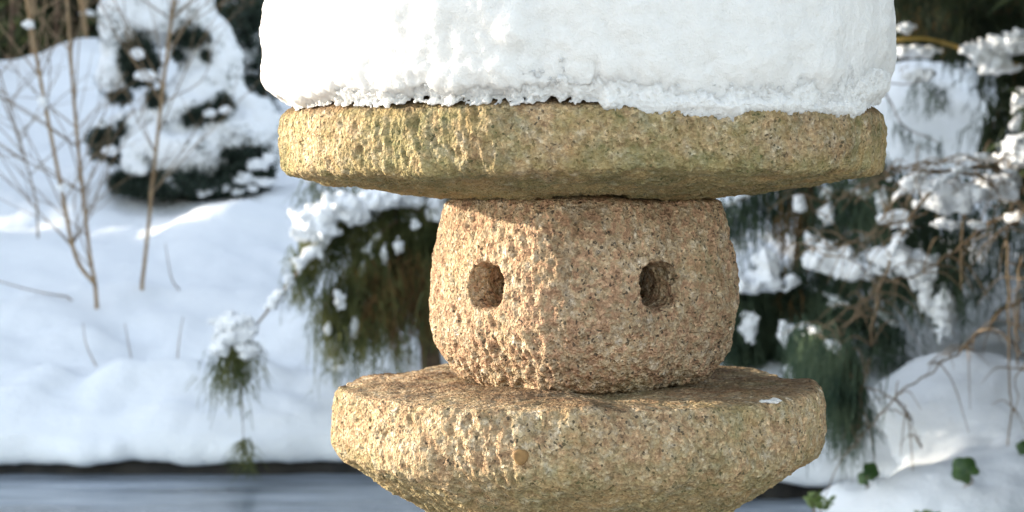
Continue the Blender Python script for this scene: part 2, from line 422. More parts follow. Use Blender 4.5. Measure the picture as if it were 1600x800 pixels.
def resample(prof, step):
    prof = np.array(prof, float); d = np.concatenate([[0], np.cumsum(np.linalg.norm(np.diff(prof, axis=0), axis=1))])
    s_ = np.linspace(0, d[-1], int(d[-1] / step) + 1)
    return np.stack([np.interp(s_, d, prof[:, 0]), np.interp(s_, d, prof[:, 1])], -1)
def resample2(prof, fine, coarse, rmin):
    p = resample(prof, fine); k = max(1, int(coarse / fine)); keep = [0]
    for i_ in range(1, len(p) - 1):
        if p[i_, 0] > rmin or i_ - keep[-1] >= k: keep.append(i_)
    return p[keep + [len(p) - 1]]
def roundprof(prof, it=3):           # corner cutting
    prof = np.array(prof, float)
    for _ in range(it):
        a, b = prof[:-1], prof[1:]
        mid = np.stack([a * .75 + b * .25, a * .25 + b * .75], 1).reshape(-1, 2)
        prof = np.concatenate([prof[:1], mid, prof[-1:]])
    return prof
def lathe(prof, n, shape=None):
    m = len(prof); th = np.arange(n) / n * 2 * np.pi         # th=0 -> towards the camera (-Y), +th -> +X
    rs = np.ones((n, m)) if shape is None else shape(th[:, None], prof[None, :, 1])
    V = np.stack([np.sin(th)[:, None] * prof[None, :, 0] * rs, -np.cos(th)[:, None] * prof[None, :, 0] * rs, np.broadcast_to(prof[None, :, 1], (n, m))], -1)
    i = (np.arange(n) * m)[:, None]; j = ((np.arange(n) + 1) % n * m)[:, None]; k = np.arange(m - 1)[None]
    Q = np.stack([i + k, j + k, j + k + 1, i + k + 1], -1).reshape(-1, 4)
    return V.reshape(-1, 3), Q
def vnormals(V, Q):
    nrm = np.zeros_like(V); fn = np.cross(V[Q[:, 2]] - V[Q[:, 0]], V[Q[:, -1]] - V[Q[:, 1]])
    for k in range(Q.shape[1]): np.add.at(nrm, Q[:, k], fn)
    return nrm / (np.linalg.norm(nrm, axis=1)[:, None] + 1e-12)
def hewn(V, nrm, seed, rough=1.0, big=0.006):
    """hammer-dressed granite: broad waves, picked furrows, grain"""
    st = V * np.array([1, 1, 0.55])
    st[:, 0] += 0.25 * V[:, 2]
    flat = 1 - 0.65 * sstep(0.3, 0.9, nrm[:, 2])
    d = big * fbm(V, 0.16, 2, seed) + rough * flat * (0.0034 * fbm(st, 0.05, 2, seed + 1) + 0.0021 * fbm(st, 0.020, 2, seed + 2, 0.6))
    chip = fbm(st, 0.0105, 3, seed + 3, 0.7)
    d += rough * flat * (0.0026 * chip - 0.0022 * np.clip(-chip - 0.15, 0, 1) - 0.004 * sstep(0.35, 0.8, fbm(V, 0.05, 2, seed + 5)))
    return V + nrm * d[:, None]

# roof stone
prof = roundprof([(0.002, 1.158), (0.20, 1.162), (0.425, 1.196), (0.4415, 1.2015), (0.4465, 1.215), (0.449, 1.245), (0.447, 1.275), (0.440, 1.288), (0.425, 1.296), (0.40, 1.302), (0.20, 1.33), (0.002, 1.345)], 1)
prof = resample2(prof, 0.0027, 0.011, 0.33)
V, Q = lathe(prof, 1040, lambda th, z: 1 + 0.006 * np.sin(th * 3 + 1) + 0.004 * np.sin(th * 7 + 2))
V[:, 2] += 0.008 * np.sin(np.arctan2(V[:, 0], -V[:, 1]) * 2 + 0.4) * 0.3
V = hewn(V, vnormals(V, Q), 1.0)
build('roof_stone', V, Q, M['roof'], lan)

# platform stone
prof = roundprof([(0.002, 0.893), (0.20, 0.894), (0.342, 0.893), (0.354, 0.887), (0.361, 0.868), (0.363, 0.83), (0.362, 0.80), (0.345, 0.780), (0.20, 0.690), (0.145, 0.665), (0.002, 0.660)][::-1], 2)
prof = resample2(prof, 0.0027, 0.012, 0.17)
V, Q = lathe(prof, 850, lambda th, z: 1 + 0.010 * np.sin(th * 2 + 0.7) + 0.007 * np.sin(th * 5 + 2.2))
V[:, 0] -= 0.008
nv_ = vnormals(V, Q)
V = hewn(V, nv_, 3.0, 1.05, 0.009)
top = sstep(0.6, 0.95, nv_[:, 2])
V[:, 2] += top * (0.005 * fbm(V, 0.14, 3, 30, 0.5) - 0.003)
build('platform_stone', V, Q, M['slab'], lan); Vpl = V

# fire box: squircle barrel, hollow, four window tunnels
FACE = R(39.0)
def squircle(th, z):
    a = np.cos(4 * (th - FACE))                                  # +1 at the face centres, -1 at the corners
    return 0.915 - 0.062 * a + 0.004 * np.clip(-a - 0.5, 0, 1) + 0.0 * z
zt, zb = 1.164, 0.886
prof = roundprof([(0.002, zt), (0.17, zt + 0.001), (0.206, zt - 0.002), (0.214, zt - 0.012), (0.226, 1.10), (0.2325, 1.03), (0.232, 0.985), (0.222, 0.94), (0.195, 0.90), (0.172, zb), (0.002, zb)][::-1], 2)
prof = resample2(prof, 0.0028, 0.012, 0.15)
Vo, Qo = lathe(prof, 510, squircle)
def tmp(name, V, Q):
    return build(name, V, Q, None)
outer = tmp('fire_box', Vo, Qo)
# cap the tiny poles so the solid is closed
import bmesh
def close(o):
    bm = bmesh.new(); bm.from_mesh(o.data); bmesh.ops.holes_fill(bm, edges=[e for e in bm.edges if e.is_boundary], sides=0)
    bmesh.ops.recalc_face_normals(bm, faces=bm.faces); bm.to_mesh(o.data); bm.free()
close(outer)
ci, cq = lathe(resample([(0.002, 0.955), (0.10, 0.957), (0.125, 0.98), (0.125, 1.09), (0.10, 1.11), (0.002, 1.112)], 0.008), 90)
cav = tmp('cavity', ci, cq); close(cav)
cuts = [cav]
for ang, wx, wz in ((R(-45.5), .0285, .0325), (R(31.5), .0265, .031), (R(134.5), .03, .03), (R(212.5), .03, .03)):
    ax = np.array([math.sin(ang), -math.cos(ang), 0]); sd = np.array([math.cos(ang), math.sin(ang), 0])
    L = [(0.06, 1.0), (0.12, 1.0), (0.15, 1.0), (0.165, 1.03), (0.178, 1.10), (0.188, 1.22), (0.198, 1.42), (0.25, 2.2)]
    ls = np.array([l[0] for l in L]); sc_ = np.array([l[1] for l in L])
    lr = np.concatenate([np.linspace(0.06, 0.15, 26), np.linspace(0.153, 0.25, 33)]); sr = np.interp(lr, ls, sc_)
    nth = 72; th = np.arange(nth) / nth * 2 * np.pi
    e = 2.35
    cx = np.sign(np.cos(th)) * np.abs(np.cos(th)) ** (2 / e) * wx; cz = np.sign(np.sin(th)) * np.abs(np.sin(th)) ** (2 / e) * wz
    zc = 1.040
    Vc = (lr[:, None, None] * ax[None, None] + (sr[:, None] * cx[None])[..., None] * sd + np.array([0, 0, zc]) + ((1 + (sr[:, None] - 1) * 0.45) * cz[None])[..., None] * np.array([0, 0, 1.0]))
    m_ = len(lr); Vc = Vc.reshape(-1, 3)
    i = (np.arange(m_ - 1) * nth)[:, None]; k = np.arange(nth)[None]; k2 = (k + 1) % nth
    c_ = tmp('cutter', Vc, np.stack([i + k, i + k2, i + nth + k2, i + nth + k], -1).reshape(-1, 4)); close(c_); cuts.append(c_)
for c_ in cuts:
    md = outer.modifiers.new('cut', 'BOOLEAN'); md.operation = 'DIFFERENCE'; md.object = c_; md.solver = 'EXACT'
dg = bpy.context.evaluated_depsgraph_get(); dg.update()
me = bpy.data.meshes.new_from_object(outer.evaluated_get(dg))
outer.modifiers.clear(); outer.data = me; me.name = 'fire_box'
for c_ in cuts: bpy.data.objects.remove(c_, do_unlink=True)
bm = bmesh.new(); bm.from_mesh(me); bmesh.ops.remove_doubles(bm, verts=bm.verts, dist=0.0004); bmesh.ops.triangulate(bm, faces=[f for f in bm.faces if len(f.verts) > 4]); bm.to_mesh(me); bm.free()
me.update()
nvt = len(me.vertices); co = np.zeros(nvt * 3); me.vertices.foreach_get('co', co); co = co.reshape(-1, 3)
no = np.zeros(nvt * 3); me.vertex_normals.foreach_get('vector', no); no = no.reshape(-1, 3)
co2 = hewn(co, no, 5.0, 1.1, 0.007)
me.vertices.foreach_set('co', co2.ravel()); me.polygons.foreach_set('use_smooth', np.ones(len(me.polygons), bool)); me.update()
me.materials.clear(); me.materials.append(M['box'])
outer.parent = lan; outer.name = 'fire_box'
print('firebox verts', nvt)
# pedestal and foot under the picture
prof = resample(roundprof([(0.002, 0.672), (0.135, 0.671), (0.142, 0.655), (0.13, 0.50), (0.135, 0.30), (0.16, 0.16), (0.20, 0.13), (0.21, 0.05), (0.002, 0.04)][::-1], 2), 0.012)
V, Q = lathe(prof, 90); V = hewn(V, vnormals(V, Q), 8.0)
build('pedestal', V, Q, M['slab'], lan)
# rusty plug in the platform's rim
pc = P(815, 713, 2.645) - np.array([LX, LY, 0])
m_ = MB(); r0 = math.hypot(pc[0], pc[1]); nx = pc[:2] / r0
a3 = np.array([nx[0], nx[1], 0]); s3 = np.array([-nx[1], nx[0], 0])
th = np.arange(18) / 18 * 2 * np.pi
rings = [(0.0105, -0.012), (0.0105, 0.001), (0.0085, 0.003), (0.004, 0.0022)]
kq = np.argmin(((np.arctan2(Vpl[:, 0], -Vpl[:, 1]) - math.atan2(pc[0], -pc[1])) * .36) ** 2 + (Vpl[:, 2] - pc[2]) ** 2 + 10 * (np.hypot(Vpl[:, 0], Vpl[:, 1]) < .3))
base = a3 * (math.hypot(Vpl[kq, 0], Vpl[kq, 1]) + 0.0005) + np.array([0, 0, pc[2]])
Vp = np.concatenate([base + d_ * a3 + r_ * (1 + 0.08 * np.sin(3 * th))[:, None] * (np.cos(th)[:, None] * s3 + np.sin(th)[:, None] * np.array([0, 0, 1.0])) for r_, d_ in rings] + [[base + 0.002 * a3]])
i = (np.arange(3) * 18)[:, None]; k = np.arange(18)[None]; k2 = (k + 1) % 18
m_.add(Vp, np.stack([i + k, i + k2, i + 18 + k2, i + 18 + k], -1).reshape(-1, 4), [[54 + q, 54 + (q + 1) % 18, 72] for q in range(18)])
m_.build('rusty_plug', M['rust'], lan)

# ------------------------------------------------------------------ snow on the lantern
edge_px = np.array([418, 432, 450, 480, 520, 560, 600, 640, 700, 760, 800, 860, 900, 935, 950, 975, 1000, 1050, 1100, 1140, 1180, 1230, 1262, 1280, 1310, 1335, 1372, 1393.])
edge_py = np.array([138, 150, 160, 160, 152, 163, 156, 150, 155, 150, 153, 148, 152, 150, 170, 164, 168, 172, 174, 181, 178, 172, 174, 166, 176, 180, 158, 152.])
def cap_shape():
    n = 820
    th = np.arange(n) / n * 2 * np.pi
    sx = np.sin(th); RR = 0.462
    px = 800 + (LX + RR * sx) / (LY - RR * np.cos(th)) * FPX
    dist = LY - RR * np.cos(th)
    front = np.cos(th) > -0.15
    zb_ = EYE + (HOR - np.interp(px, edge_px, edge_py)) / FPX * dist
    zb_ = np.where(front, zb_, 1.305)
    tt = np.stack([np.sin(th), np.cos(th), th * 0], -1)
    zb_ = zb_ + 0.004 + 0.004 * fbm(tt * 0.46, 0.05, 3, 40) + 0.003 * fbm(tt * 0.46, 0.014, 2, 41)
    up = np.concatenate([np.linspace(0, 1, 110), np.linspace(1.01, 1.9, 40)[:0]])
    rows = []
    # inner underside -> rim -> wall -> shoulder -> dome
    H = 0.36
    zz = [('in', 0.36), ('in', 0.40), ('in', 0.425), ('in', 0.440)]
    V = []
    for _, r_ in zz: V.append(np.stack([(r_ - 0.012) * np.sin(th), -(r_ - 0.012) * np.cos(th), zb_ + (0.004 if r_ > 0.43 else 0.012)], -1))
    hs_ = np.concatenate([np.linspace(0.0, 0.02, 8), np.linspace(0.0226, H, 108)])
    sm = sstep(-0.7, 0.4, th) * sstep(2.9, 2.0, th)
    taper = lambda h: 0.437 + 0.006 * sm + (0.017 - 0.006 * sm) * (sstep(0, 0.014, h) * (1 - sm) + sstep(-0.004, 0.06, h) * sm) - 0.004 * sstep(0.1, 0.36, h)
    for h in hs_:
        r_ = taper(h)
        V.append(np.stack([r_ * np.sin(th), -r_ * np.cos(th), zb_ + h + (1.30 - zb_) * sstep(0.05, H, h)], -1))
    for a in np.linspace(0, np.pi / 2, 26)[1:]:
        r_ = 0.461 - 0.09 + 0.09 * np.cos(a) if a < np.pi / 2 - 1e-6 else 0.371
        V.append(np.stack([r_ * np.sin(th), -r_ * np.cos(th), 1.30 + H + 0.09 * np.sin(a) + th * 0], -1))
    for r_, z_ in ((0.3, 0.105), (0.2, 0.13), (0.1, 0.145), (0.002, 0.15)):
        V.append(np.stack([r_ * np.sin(th), -r_ * np.cos(th), 1.30 + H + z_ + th * 0], -1))
    m = len(V); V = np.stack(V, 1).reshape(-1, 3)
    i = (np.arange(n) * m)[:, None]; j = ((np.arange(n) + 1) % n * m)[:, None]; k = np.arange(m - 1)[None]
    Q = np.stack([i + k, j + k, j + k + 1, i + k + 1], -1).reshape(-1, 4)
    return V, Q
V, Q = cap_shape()
nrm = vnormals(V, Q)
lump = sstep(0.02, -0.14, V[:, 0])                         # crusted, lumpy towards the left, smoother on the right
rimf = sstep(1.40, 1.31, V[:, 2])
ed = sstep(-0.1, 0.1, nrm[:, 2] * -1 + 0.3)
d = 0.006 * fbm(V, 0.20, 2, 50) + (0.0025 + 0.006 * lump) * fbm(V, 0.085, 3, 51, 0.5)
up_ = sstep(1.30, 1.33, V[:, 2])
wv = V[:, 0] + 0.045 * fbm(V * np.array([0, 0, 1.0]), 0.09, 3, 60)
d += 0.009 * sstep(-0.09, -0.11, wv) * up_                 # thicker crust left of a broken edge
r2 = np.random.default_rng(77); clod = np.zeros(len(V))
for q in range(170):                                        # clods of fallen snow frozen onto the wall
    a_ = r2.uniform(-1.7, 0.15) if q < 125 else r2.uniform(0.1, 6.0)
    c_ = np.array([0.462 * math.sin(a_), -0.462 * math.cos(a_), r2.uniform(1.32, 1.66)])
    rr = r2.uniform(0.018, 0.055) if q < 125 else r2.uniform(0.03, 0.08)
    w_ = V + 0.010 * np.stack([fbm(V[:, [1, 2, 0]], 0.05, 1, q % 7)] * 3, -1) * np.array([1, .3, 1]) if q % 30 == 0 else w_
    dd = np.linalg.norm((w_ - c_) * np.array([1, 1, 0.85]), axis=1) / rr
    h_ = rr * (0.15 if q < 125 else 0.10) * np.sqrt(np.clip(1 - dd ** 2, 0, 1)) * (0.5 + 0.5 * np.clip(1.3 - dd, 0, 1))
    clod = np.maximum(clod, h_)
d += clod * up_
d += (0.0006 + 0.0012 * lump + 0.0014 * rimf) * fbm(V, 0.012, 2, 53)
d += 0.0030 * fbm(V, 0.05, 2, 58) + 0.0015 * fbm(V, 0.026, 3, 54, 0.65) + 0.0010 * fbm(V, 0.008, 2, 57)
V = V + nrm * d[:, None]
cap = build('snow_pile', V - np.array([0, 0, 1.3]), Q, M['cap'])
cap.location = (LX, LY, 1.3)
tag(cap, 'tall drum of white snow piled on the roof of the granite lantern', 'snow pile')
# ragged crust where the snow thins out over the stone: a shell in (arc, height, depth), bent round the axis
def crust():
    RC = 0.4475
    def field(q):
        th = q[:, 0] / RC; px = 800 + (LX + RC * np.sin(th)) / (LY - RC * np.cos(th)) * FPX
        dist = LY - RC * np.cos(th)
        ze = EYE + (HOR - np.interp(px, edge_px, edge_py)) / FPX * dist
        h = q[:, 1] - ze - 0.004                                              # height over the rim line
        left = sstep(960, 820, px)
        p3 = np.stack([q[:, 0], q[:, 1], q[:, 2] * 0.7], -1)
        nz = fbm(p3, 0.020, 3, 71, 0.65); nf = fbm(p3, 0.006, 2, 72, 0.7)
        S = sstep(-0.012, 0.014, h)
        t = 0.014 * (S - 0.22) + ((0.0050 * left + 0.0042) * nz + (0.0022 * left + 0.0026) * nf) * (0.75 + 0.25 * S) - 0.02 * sstep(-0.009, -0.024, h)
        return (q[:, 2] - t) * 0.7
    V, Q = surface_nets(field, (-1.50 * RC, 1.262, -0.006), (1.46 * RC, 1.345, 0.02), 0.00135)
    th = V[:, 0] / RC; lean = 0.010 * sstep(1.283, 1.30, V[:, 1])     # follows the worn edge of the stone
    r_ = RC - lean + V[:, 2]
    return np.stack([r_ * np.sin(th), -r_ * np.cos(th), V[:, 1] - 1.3], -1), Q
V, Q = crust()
g = build('snow_crust', V, Q, M['cap'], cap); g['kind'] = 'stuff'
# scrap of snow on the platform stone and a stray straw on the roof stone
c = P(1207, 637, 2.76)
V, Q = blobs([((0, 0, 0), (0.011, 0.012, 0.003)), ((0.006, 0.007, 0.002), (0.006, 0.007, 0.0035)), ((-0.012, -0.003, 0), (0.010, 0.004, 0.0025))], 0.0014, 0.003, 0.003, 0.012)
o = build('snow_scrap', V, Q, M['cap']); o.location = (c[0], c[1], 0.887); o.scale = (.75, .75, .7); tag(o, 'thin scrap of snow lying on the right side of the platform stone', 'snow')
m_ = MB(); a_ = P(1107, 181, 2.585); b_ = P(1121, 204, 2.578)
m_.tube(spline([a_, (a_ + b_) / 2 + [0.001, -0.001, 0], b_], 6), np.linspace(0.0011, 0.0016, 6), 5)
tag(m_.build('dry_stalk', M['straw'], org=a_), 'short dry stalk stuck to the rim of the roof stone under the snow', 'stalk').location = a_

# ------------------------------------------------------------------ plants: generators
def strands(anchors, n_each, Lmin, Lmax, spread, wid=0.006, out=0.05, seg=5):
    """hanging thread-like sprays from anchor points (K,3)"""
    A = np.repeat(np.asarray(anchors, float), n_each, 0); K = len(A)
    A = A + rng.normal(size=(K, 3)) * spread
    L = rng.uniform(Lmin, Lmax, K)
    d = rng.normal(size=(K, 3)) * np.array([1, 1, 0.2]); d /= np.linalg.norm(d, axis=1)[:, None]
    u = np.linspace(0, 1, seg)
    pts = A[:, None] + d[:, None] * (out * rng.uniform(0.3, 1.3, K))[:, None, None] * np.sqrt(u)[None, :, None]
    pts[:, :, 2] -= L[:, None] * u[None] ** 1.15
    pts[:, 1:] += rng.normal(size=(K, seg - 1, 3)) * 0.006
    w = wid * rng.uniform(0.6, 1.3, K)[:, None] * (1 - 0.65 * u)[None]
    return pts, w
def feathery(mb, anchors, n_each, Lmin, Lmax, spread, wid=0.006, out=0.05):
    pts, w = strands(anchors, n_each, Lmin, Lmax, spread, wid, out)
    mb.ribbons(pts, w)
    # short side threads along each strand
    K = len(pts)
    for s_ in (1, 2, 3):
        d = rng.normal(size=(K, 3)) * 0.028; d[:, 2] = -np.abs(d[:, 2]) - 0.012
        p0 = pts[:, s_]; p = np.stack([p0, p0 + d * 0.6, p0 + d * 1.1 - [0, 0, 0.012]], 1)
        mb.ribbons(p, np.broadcast_to(np.array([0.8, 0.6, 0.25]) * wid, (K, 3)))

def clump_at(px, py, Y, rx, ry, seed, parent, org, n=5, flat=0.7, mat='snow', name='snow_clump'):
    """snow lump, centred at a pixel; rx, ry in photo pixels"""
    c = P(px, py, Y); s_ = Y / FPX; rx *= s_; ry *= s_
    r_ = np.random.default_rng(seed)
    E = [((0, 0, 0), (rx * 0.75, max(rx, ry) * 0.6, ry * 0.75))]
    for _ in range(n + 3):
        a = r_.uniform(0, 2 * np.pi); f = r_.uniform(0.4, 0.95)
        E.append(((math.cos(a) * rx * f, r_.uniform(-.5, .5) * rx * f, math.sin(a) * ry * f * flat), (rx * r_.uniform(.25, .5), rx * r_.uniform(.25, .5), ry * r_.uniform(.25, .5))))
    sz = max(rx, ry)
    V, Q = blobs(E, sz / 12, sz * 0.09, sz * 0.30, sz * 0.5, seed * 1.3, sz * 0.08)
    return build(name, V + c - org, Q, M[mat], parent)

def snow_along(pts, r0, seed, parent, org, cover=0.5, name='snow_load'):
    r_ = np.random.default_rng(seed); E_ = []
    L = np.concatenate([[0], np.cumsum(np.linalg.norm(np.diff(pts, axis=0), axis=1))])
    q = r_.uniform(0, 0.05); on = True
    while q < L[-1]:
        run = r_.uniform(.06, .22) if on else r_.uniform(.04, .16) * (1 - cover) * 2
        if on:
            e = min(q + run, L[-1]); x = q
            while x < e:
                c = np.array([np.interp(x, L, pts[:, k]) for k in range(3)])
                f = math.sin(math.pi * min(max((x - q) / run, .08), .92)) ** .5
                rr = r0 * r_.uniform(.55, 1.35) * f
                E_.append((c + [0, r_.normal() * .012, rr * .45 + r_.normal() * .004], (rr * r_.uniform(1.0, 1.8), rr * r_.uniform(.8, 1.4), rr * r_.uniform(.6, 1.0))))
                if r_.random() < .25: E_.append((c + [r_.normal() * .03, r_.normal() * .03, -rr * r_.uniform(.3, 1.2)], (rr * .5, rr * .5, rr * r_.uniform(.5, .9))))
                x += rr * .9
        q += run; on = not on
    if not E_: return
    V, Q = blobs(E_, max(.0065, r0 / 6), r0 * .16, r0 * .35, r0 * 1.2, seed * 1.1, r0 * .12)
    g_ = build(name, V - org, Q, M['snow'], parent); g_['kind'] = 'stuff'; return g_

# ------------------------------------------------------------------ weeping cypress at the left of the fire box
org = np.array([-0.33, 8.55, gz(-0.33, 8.55)])
cy = thing('weeping_cypress', 'green thread-leaved weeping conifer loaded with snow behind the left of the fire box', 'conifer', org)
m_ = MB(); m_.tube(spline([org + [0, 0, -0.1], P(668, 480, 8.5), P(672, 330, 8.55), P(690, 200, 8.6), P(700, 120, 8.6)], 14), np.linspace(0.05, 0.02, 14), 8)
m_.build('trunk', M['bark'], cy, org=org)
B = [  # branches as pixel paths (px, py, Y)
    [(672, 300, 8.5), (620, 306, 8.35), (560, 322, 8.2), (510, 345, 8.1), (472, 378, 8.05)],
    [(672, 330, 8.5), (600, 335, 8.3), (540, 352, 8.15), (490, 395, 8.0), (450, 445, 7.9), (397, 512, 7.8), (362, 545, 7.75)],
    [(672, 390, 8.5), (610, 400, 8.3), (545, 430, 8.15), (505, 480, 8.05)],
    [(672, 440, 8.5), (610, 455, 8.35), (560, 500, 8.2), (515, 560, 8.1)],
    [(672, 360, 8.6), (640, 340, 8.4), (600, 360, 8.2), (570, 400, 8.1)],
    [(672, 300, 8.55), (600, 285, 8.4), (530, 278, 8.3), (480, 285, 8.25)],
    [(672, 350, 8.5), (720, 340, 8.4), (780, 360, 8.3)],
]
fol = MB(); dead = MB()
for k, b in enumerate(B):
    pts = spline([P(*q) for q in b], 24)
    m_ = MB(); m_.tube(pts, np.linspace(0.012, 0.003, 24), 6); m_.build('branch', M['twig'], cy, org=org)
    snow_along(pts[4:], [.030, .020, .013, .010, .014, .012, .014][k], 130 + k, cy, org, [.8, .5, .35, .3, .4, .4, .4][k])
    if k == 1:
        feathery(fol, pts[6:15], 14, 0.08, 0.2, 0.02, 0.006)
        feathery(fol, pts[21:], 26, 0.08, 0.20, 0.015, 0.006, 0.10)
        feathery(fol, pts[23:], 44, 0.12, 0.27, 0.025, 0.006, 0.12)
    elif k == 3:
        feathery(fol, pts[3:16], 12, 0.1, 0.22, 0.02); feathery(fol, pts[16:], 4, 0.06, 0.2, 0.03, 0.004)
    elif k == 5:
        feathery(fol, pts[2:], 4, 0.06, 0.13, 0.02, 0.005)
    else:
        feathery(fol, pts[3:], 17, 0.10, 0.30, 0.03, 0.006)
inner = np.array([P(px, py, Y) for px, py, Y in zip(rng.uniform(560, 780, 90), rng.uniform(320, 470, 90), rng.uniform(8.25, 8.5, 90))])
feathery(fol, inner, 6, 0.12, 0.3, 0.03, 0.007)
inner = np.array([P(px, py, Y) for px, py, Y in zip(rng.uniform(530, 690, 46), rng.uniform(380, 500, 46), rng.uniform(8.2, 8.45, 46))])
feathery(dead, inner, 4, 0.08, 0.24, 0.02, 0.006)
inner = np.array([P(px, py, Y) for px, py, Y in zip(rng.uniform(560, 690, 26), rng.uniform(400, 500, 26), rng.uniform(8.0, 8.1, 26))])
feathery(dead, inner, 6, 0.08, 0.2, 0.02, 0.006)
# thin thread under the end tuft with a little tuft of its own
m_ = MB(); m_.tube(spline([P(376, 600, 7.75), P(379, 660, 7.75), P(381, 690, 7.75)], 8), 0.0016, 4); m_.build('hanging_thread', M['twig'], cy, org=org)
feathery(fol, np.array([P(381, 688, 7.75)]), 26, 0.06, 0.16, 0.008, 0.005, 0.05)
inner = np.array([P(px, py, Y) for px, py, Y in zip(rng.uniform(535, 690, 34), rng.uniform(400, 540, 34), rng.uniform(7.95, 8.2, 34))])
feathery(fol, inner, 6, 0.1, 0.26, 0.03, 0.006)
inner = np.array([P(px, py, Y) for px, py, Y in zip(rng.normal(700, 45, 70), rng.uniform(70, 320, 70), rng.uniform(8.4, 8.8, 70))])
feathery(fol, inner, 10, 0.1, 0.3, 0.04, 0.007, .08)
f_ = fol.build('foliage', M['thread'], cy, smooth=False, org=org); f_['kind'] = 'stuff'
f_ = dead.build('brown_foliage', M['dead'], cy, smooth=False, org=org); f_['kind'] = 'stuff'
for k, (px, py, Y, rx, ry) in enumerate([(495, 345, 8.02, 36, 34), (535, 325, 8.05, 42, 26), (582, 312, 8.1, 42, 16), (632, 312, 8.2, 30, 15), (470, 362, 8.0, 14, 16), (684, 325, 8.3, 16, 24),
        (452, 438, 7.86, 7, 15), (468, 412, 7.9, 8, 12), (368, 512, 7.7, 28, 28), (346, 540, 7.7, 16, 24), (385, 548, 7.7, 18, 16), (530, 468, 8.0, 7, 17), (553, 512, 8.05, 5, 14), (512, 515, 8.0, 6, 10), (622, 385, 8.1, 7, 12),
        (600, 398, 8.1, 5, 14), (632, 552, 8.2, 10, 7), (528, 575, 8.0, 8, 7), (648, 350, 8.15, 7, 9), (566, 420, 8.1, 4, 11), (600, 520, 8.1, 4, 10)]):
    clump_at(px, py, Y, rx, ry, 100 + k, cy, org)

# ------------------------------------------------------------------ weeping cypress at the right
org = np.array([1.05, 8.7, gz(1.05, 8.7)])
cr = thing('weeping_cypress', 'snow-dotted weeping conifer with thin hanging sprays at the right of the fire box', 'conifer', org)
m_ = MB(); m_.tube(spline([org + [0, 0, -0.1], P(1225, 560, 8.6), P(1250, 420, 8.6), P(1265, 250, 8.6), P(1275, 100, 8.6)], 14), np.linspace(0.055, 0.02, 14), 8)
m_.build('trunk', M['bark'], cr, org=org)
B = [([(1255, 440, 8.6), (1210, 425, 8.4), (1165, 440, 8.3), (1130, 460, 8.25)], 20, (.1, .26), .02),
     ([(1262, 300, 8.6), (1210, 290, 8.5), (1160, 310, 8.4), (1120, 330, 8.4)], 8, (.1, .26), .02),
     ([(1262, 320, 8.6), (1310, 300, 8.3), (1360, 310, 8.1), (1400, 340, 8.0)], 12, (.08, .2), .02),
     ([(1258, 410, 8.6), (1300, 400, 8.3), (1370, 405, 8.1), (1440, 405, 8.0), (1490, 430, 7.9)], 12, (.1, .28), .025),
     ([(1240, 520, 8.6), (1190, 500, 8.4), (1150, 520, 8.3)], 18, (.1, .24), .02),
     ([(1235, 520, 8.6), (1262, 515, 7.6), (1300, 540, 7.1), (1332, 590, 6.9)], 17, (.15, .30), .022),
     ([(1245, 480, 8.6), (1300, 470, 8.4), (1360, 480, 8.2), (1400, 510, 8.1)], 10, (.1, .26), .025),
     ([(1250, 450, 8.6), (1280, 455, 8.3), (1320, 480, 8.1)], 12, (.1, .2), .02),
     ([(1268, 230, 8.6), (1330, 220, 8.3), (1370, 250, 8.1), (1390, 285, 8.0)], 8, (.08, .2), .02)]
fol = MB(); dead = MB()
for b, n_, (l0, l1), sp in B:
    pts = spline([P(*q) for q in b], 22)
    m_ = MB(); m_.tube(pts, np.linspace(0.012, 0.003, 22), 6); m_.build('branch', M['twig'], cr, org=org)
    snow_along(pts[3:], rng.uniform(.012, .022), 230 + int(b[1][0]), cr, org, .3)
    feathery(fol, pts[3:], int(n_ * 1.9), l0, l1, sp * 1.3, 0.006)
inner = np.array([P(px, py, Y) for px, py, Y in zip(rng.uniform(1130, 1300, 60), rng.uniform(430, 520, 60), rng.uniform(8.35, 8.6, 60))])
feathery(fol, inner, 9, 0.1, 0.28, 0.03, 0.007)
inner = np.array([P(px, py, Y) for px, py, Y in zip(rng.uniform(1210, 1400, 50), rng.uniform(300, 460, 50), rng.uniform(8.2, 8.6, 50))])
feathery(dead, inner, 3, 0.06, 0.22, 0.03, 0.006)
inner = np.array([P(px, py, Y) for px, py, Y in zip(rng.uniform(1250, 1500, 70), rng.uniform(270, 420, 70), rng.uniform(8.3, 8.9, 70))])
feathery(fol, inner, 10, 0.08, 0.28, 0.03, 0.007)
inner = np.array([P(px, py, Y) for px, py, Y in zip(rng.uniform(1380, 1620, 60), rng.uniform(275, 440, 60), rng.uniform(8.6, 9.2, 60))])
feathery(fol, inner, 9, 0.1, 0.3, 0.035, 0.007)
inner = np.array([P(px, py, Y) for px, py, Y in zip(rng.uniform(1285, 1350, 26), rng.uniform(520, 640, 26), rng.uniform(6.85, 7.1, 26))])
feathery(fol, inner, 6, 0.1, 0.26, 0.03, 0.0045)
inner = np.array([P(px, py, Y) for px, py, Y in zip(rng.normal(1240, 40, 70), rng.uniform(50, 260, 70), rng.uniform(8.4, 8.8, 70))])
feathery(fol, inner, 10, 0.1, 0.3, 0.04, 0.007, .08)
f_ = fol.build('foliage', M['thread2'], cr, smooth=False, org=org); f_['kind'] = 'stuff'
f_ = dead.build('brown_foliage', M['dead'], cr, smooth=False, org=org); f_['kind'] = 'stuff'
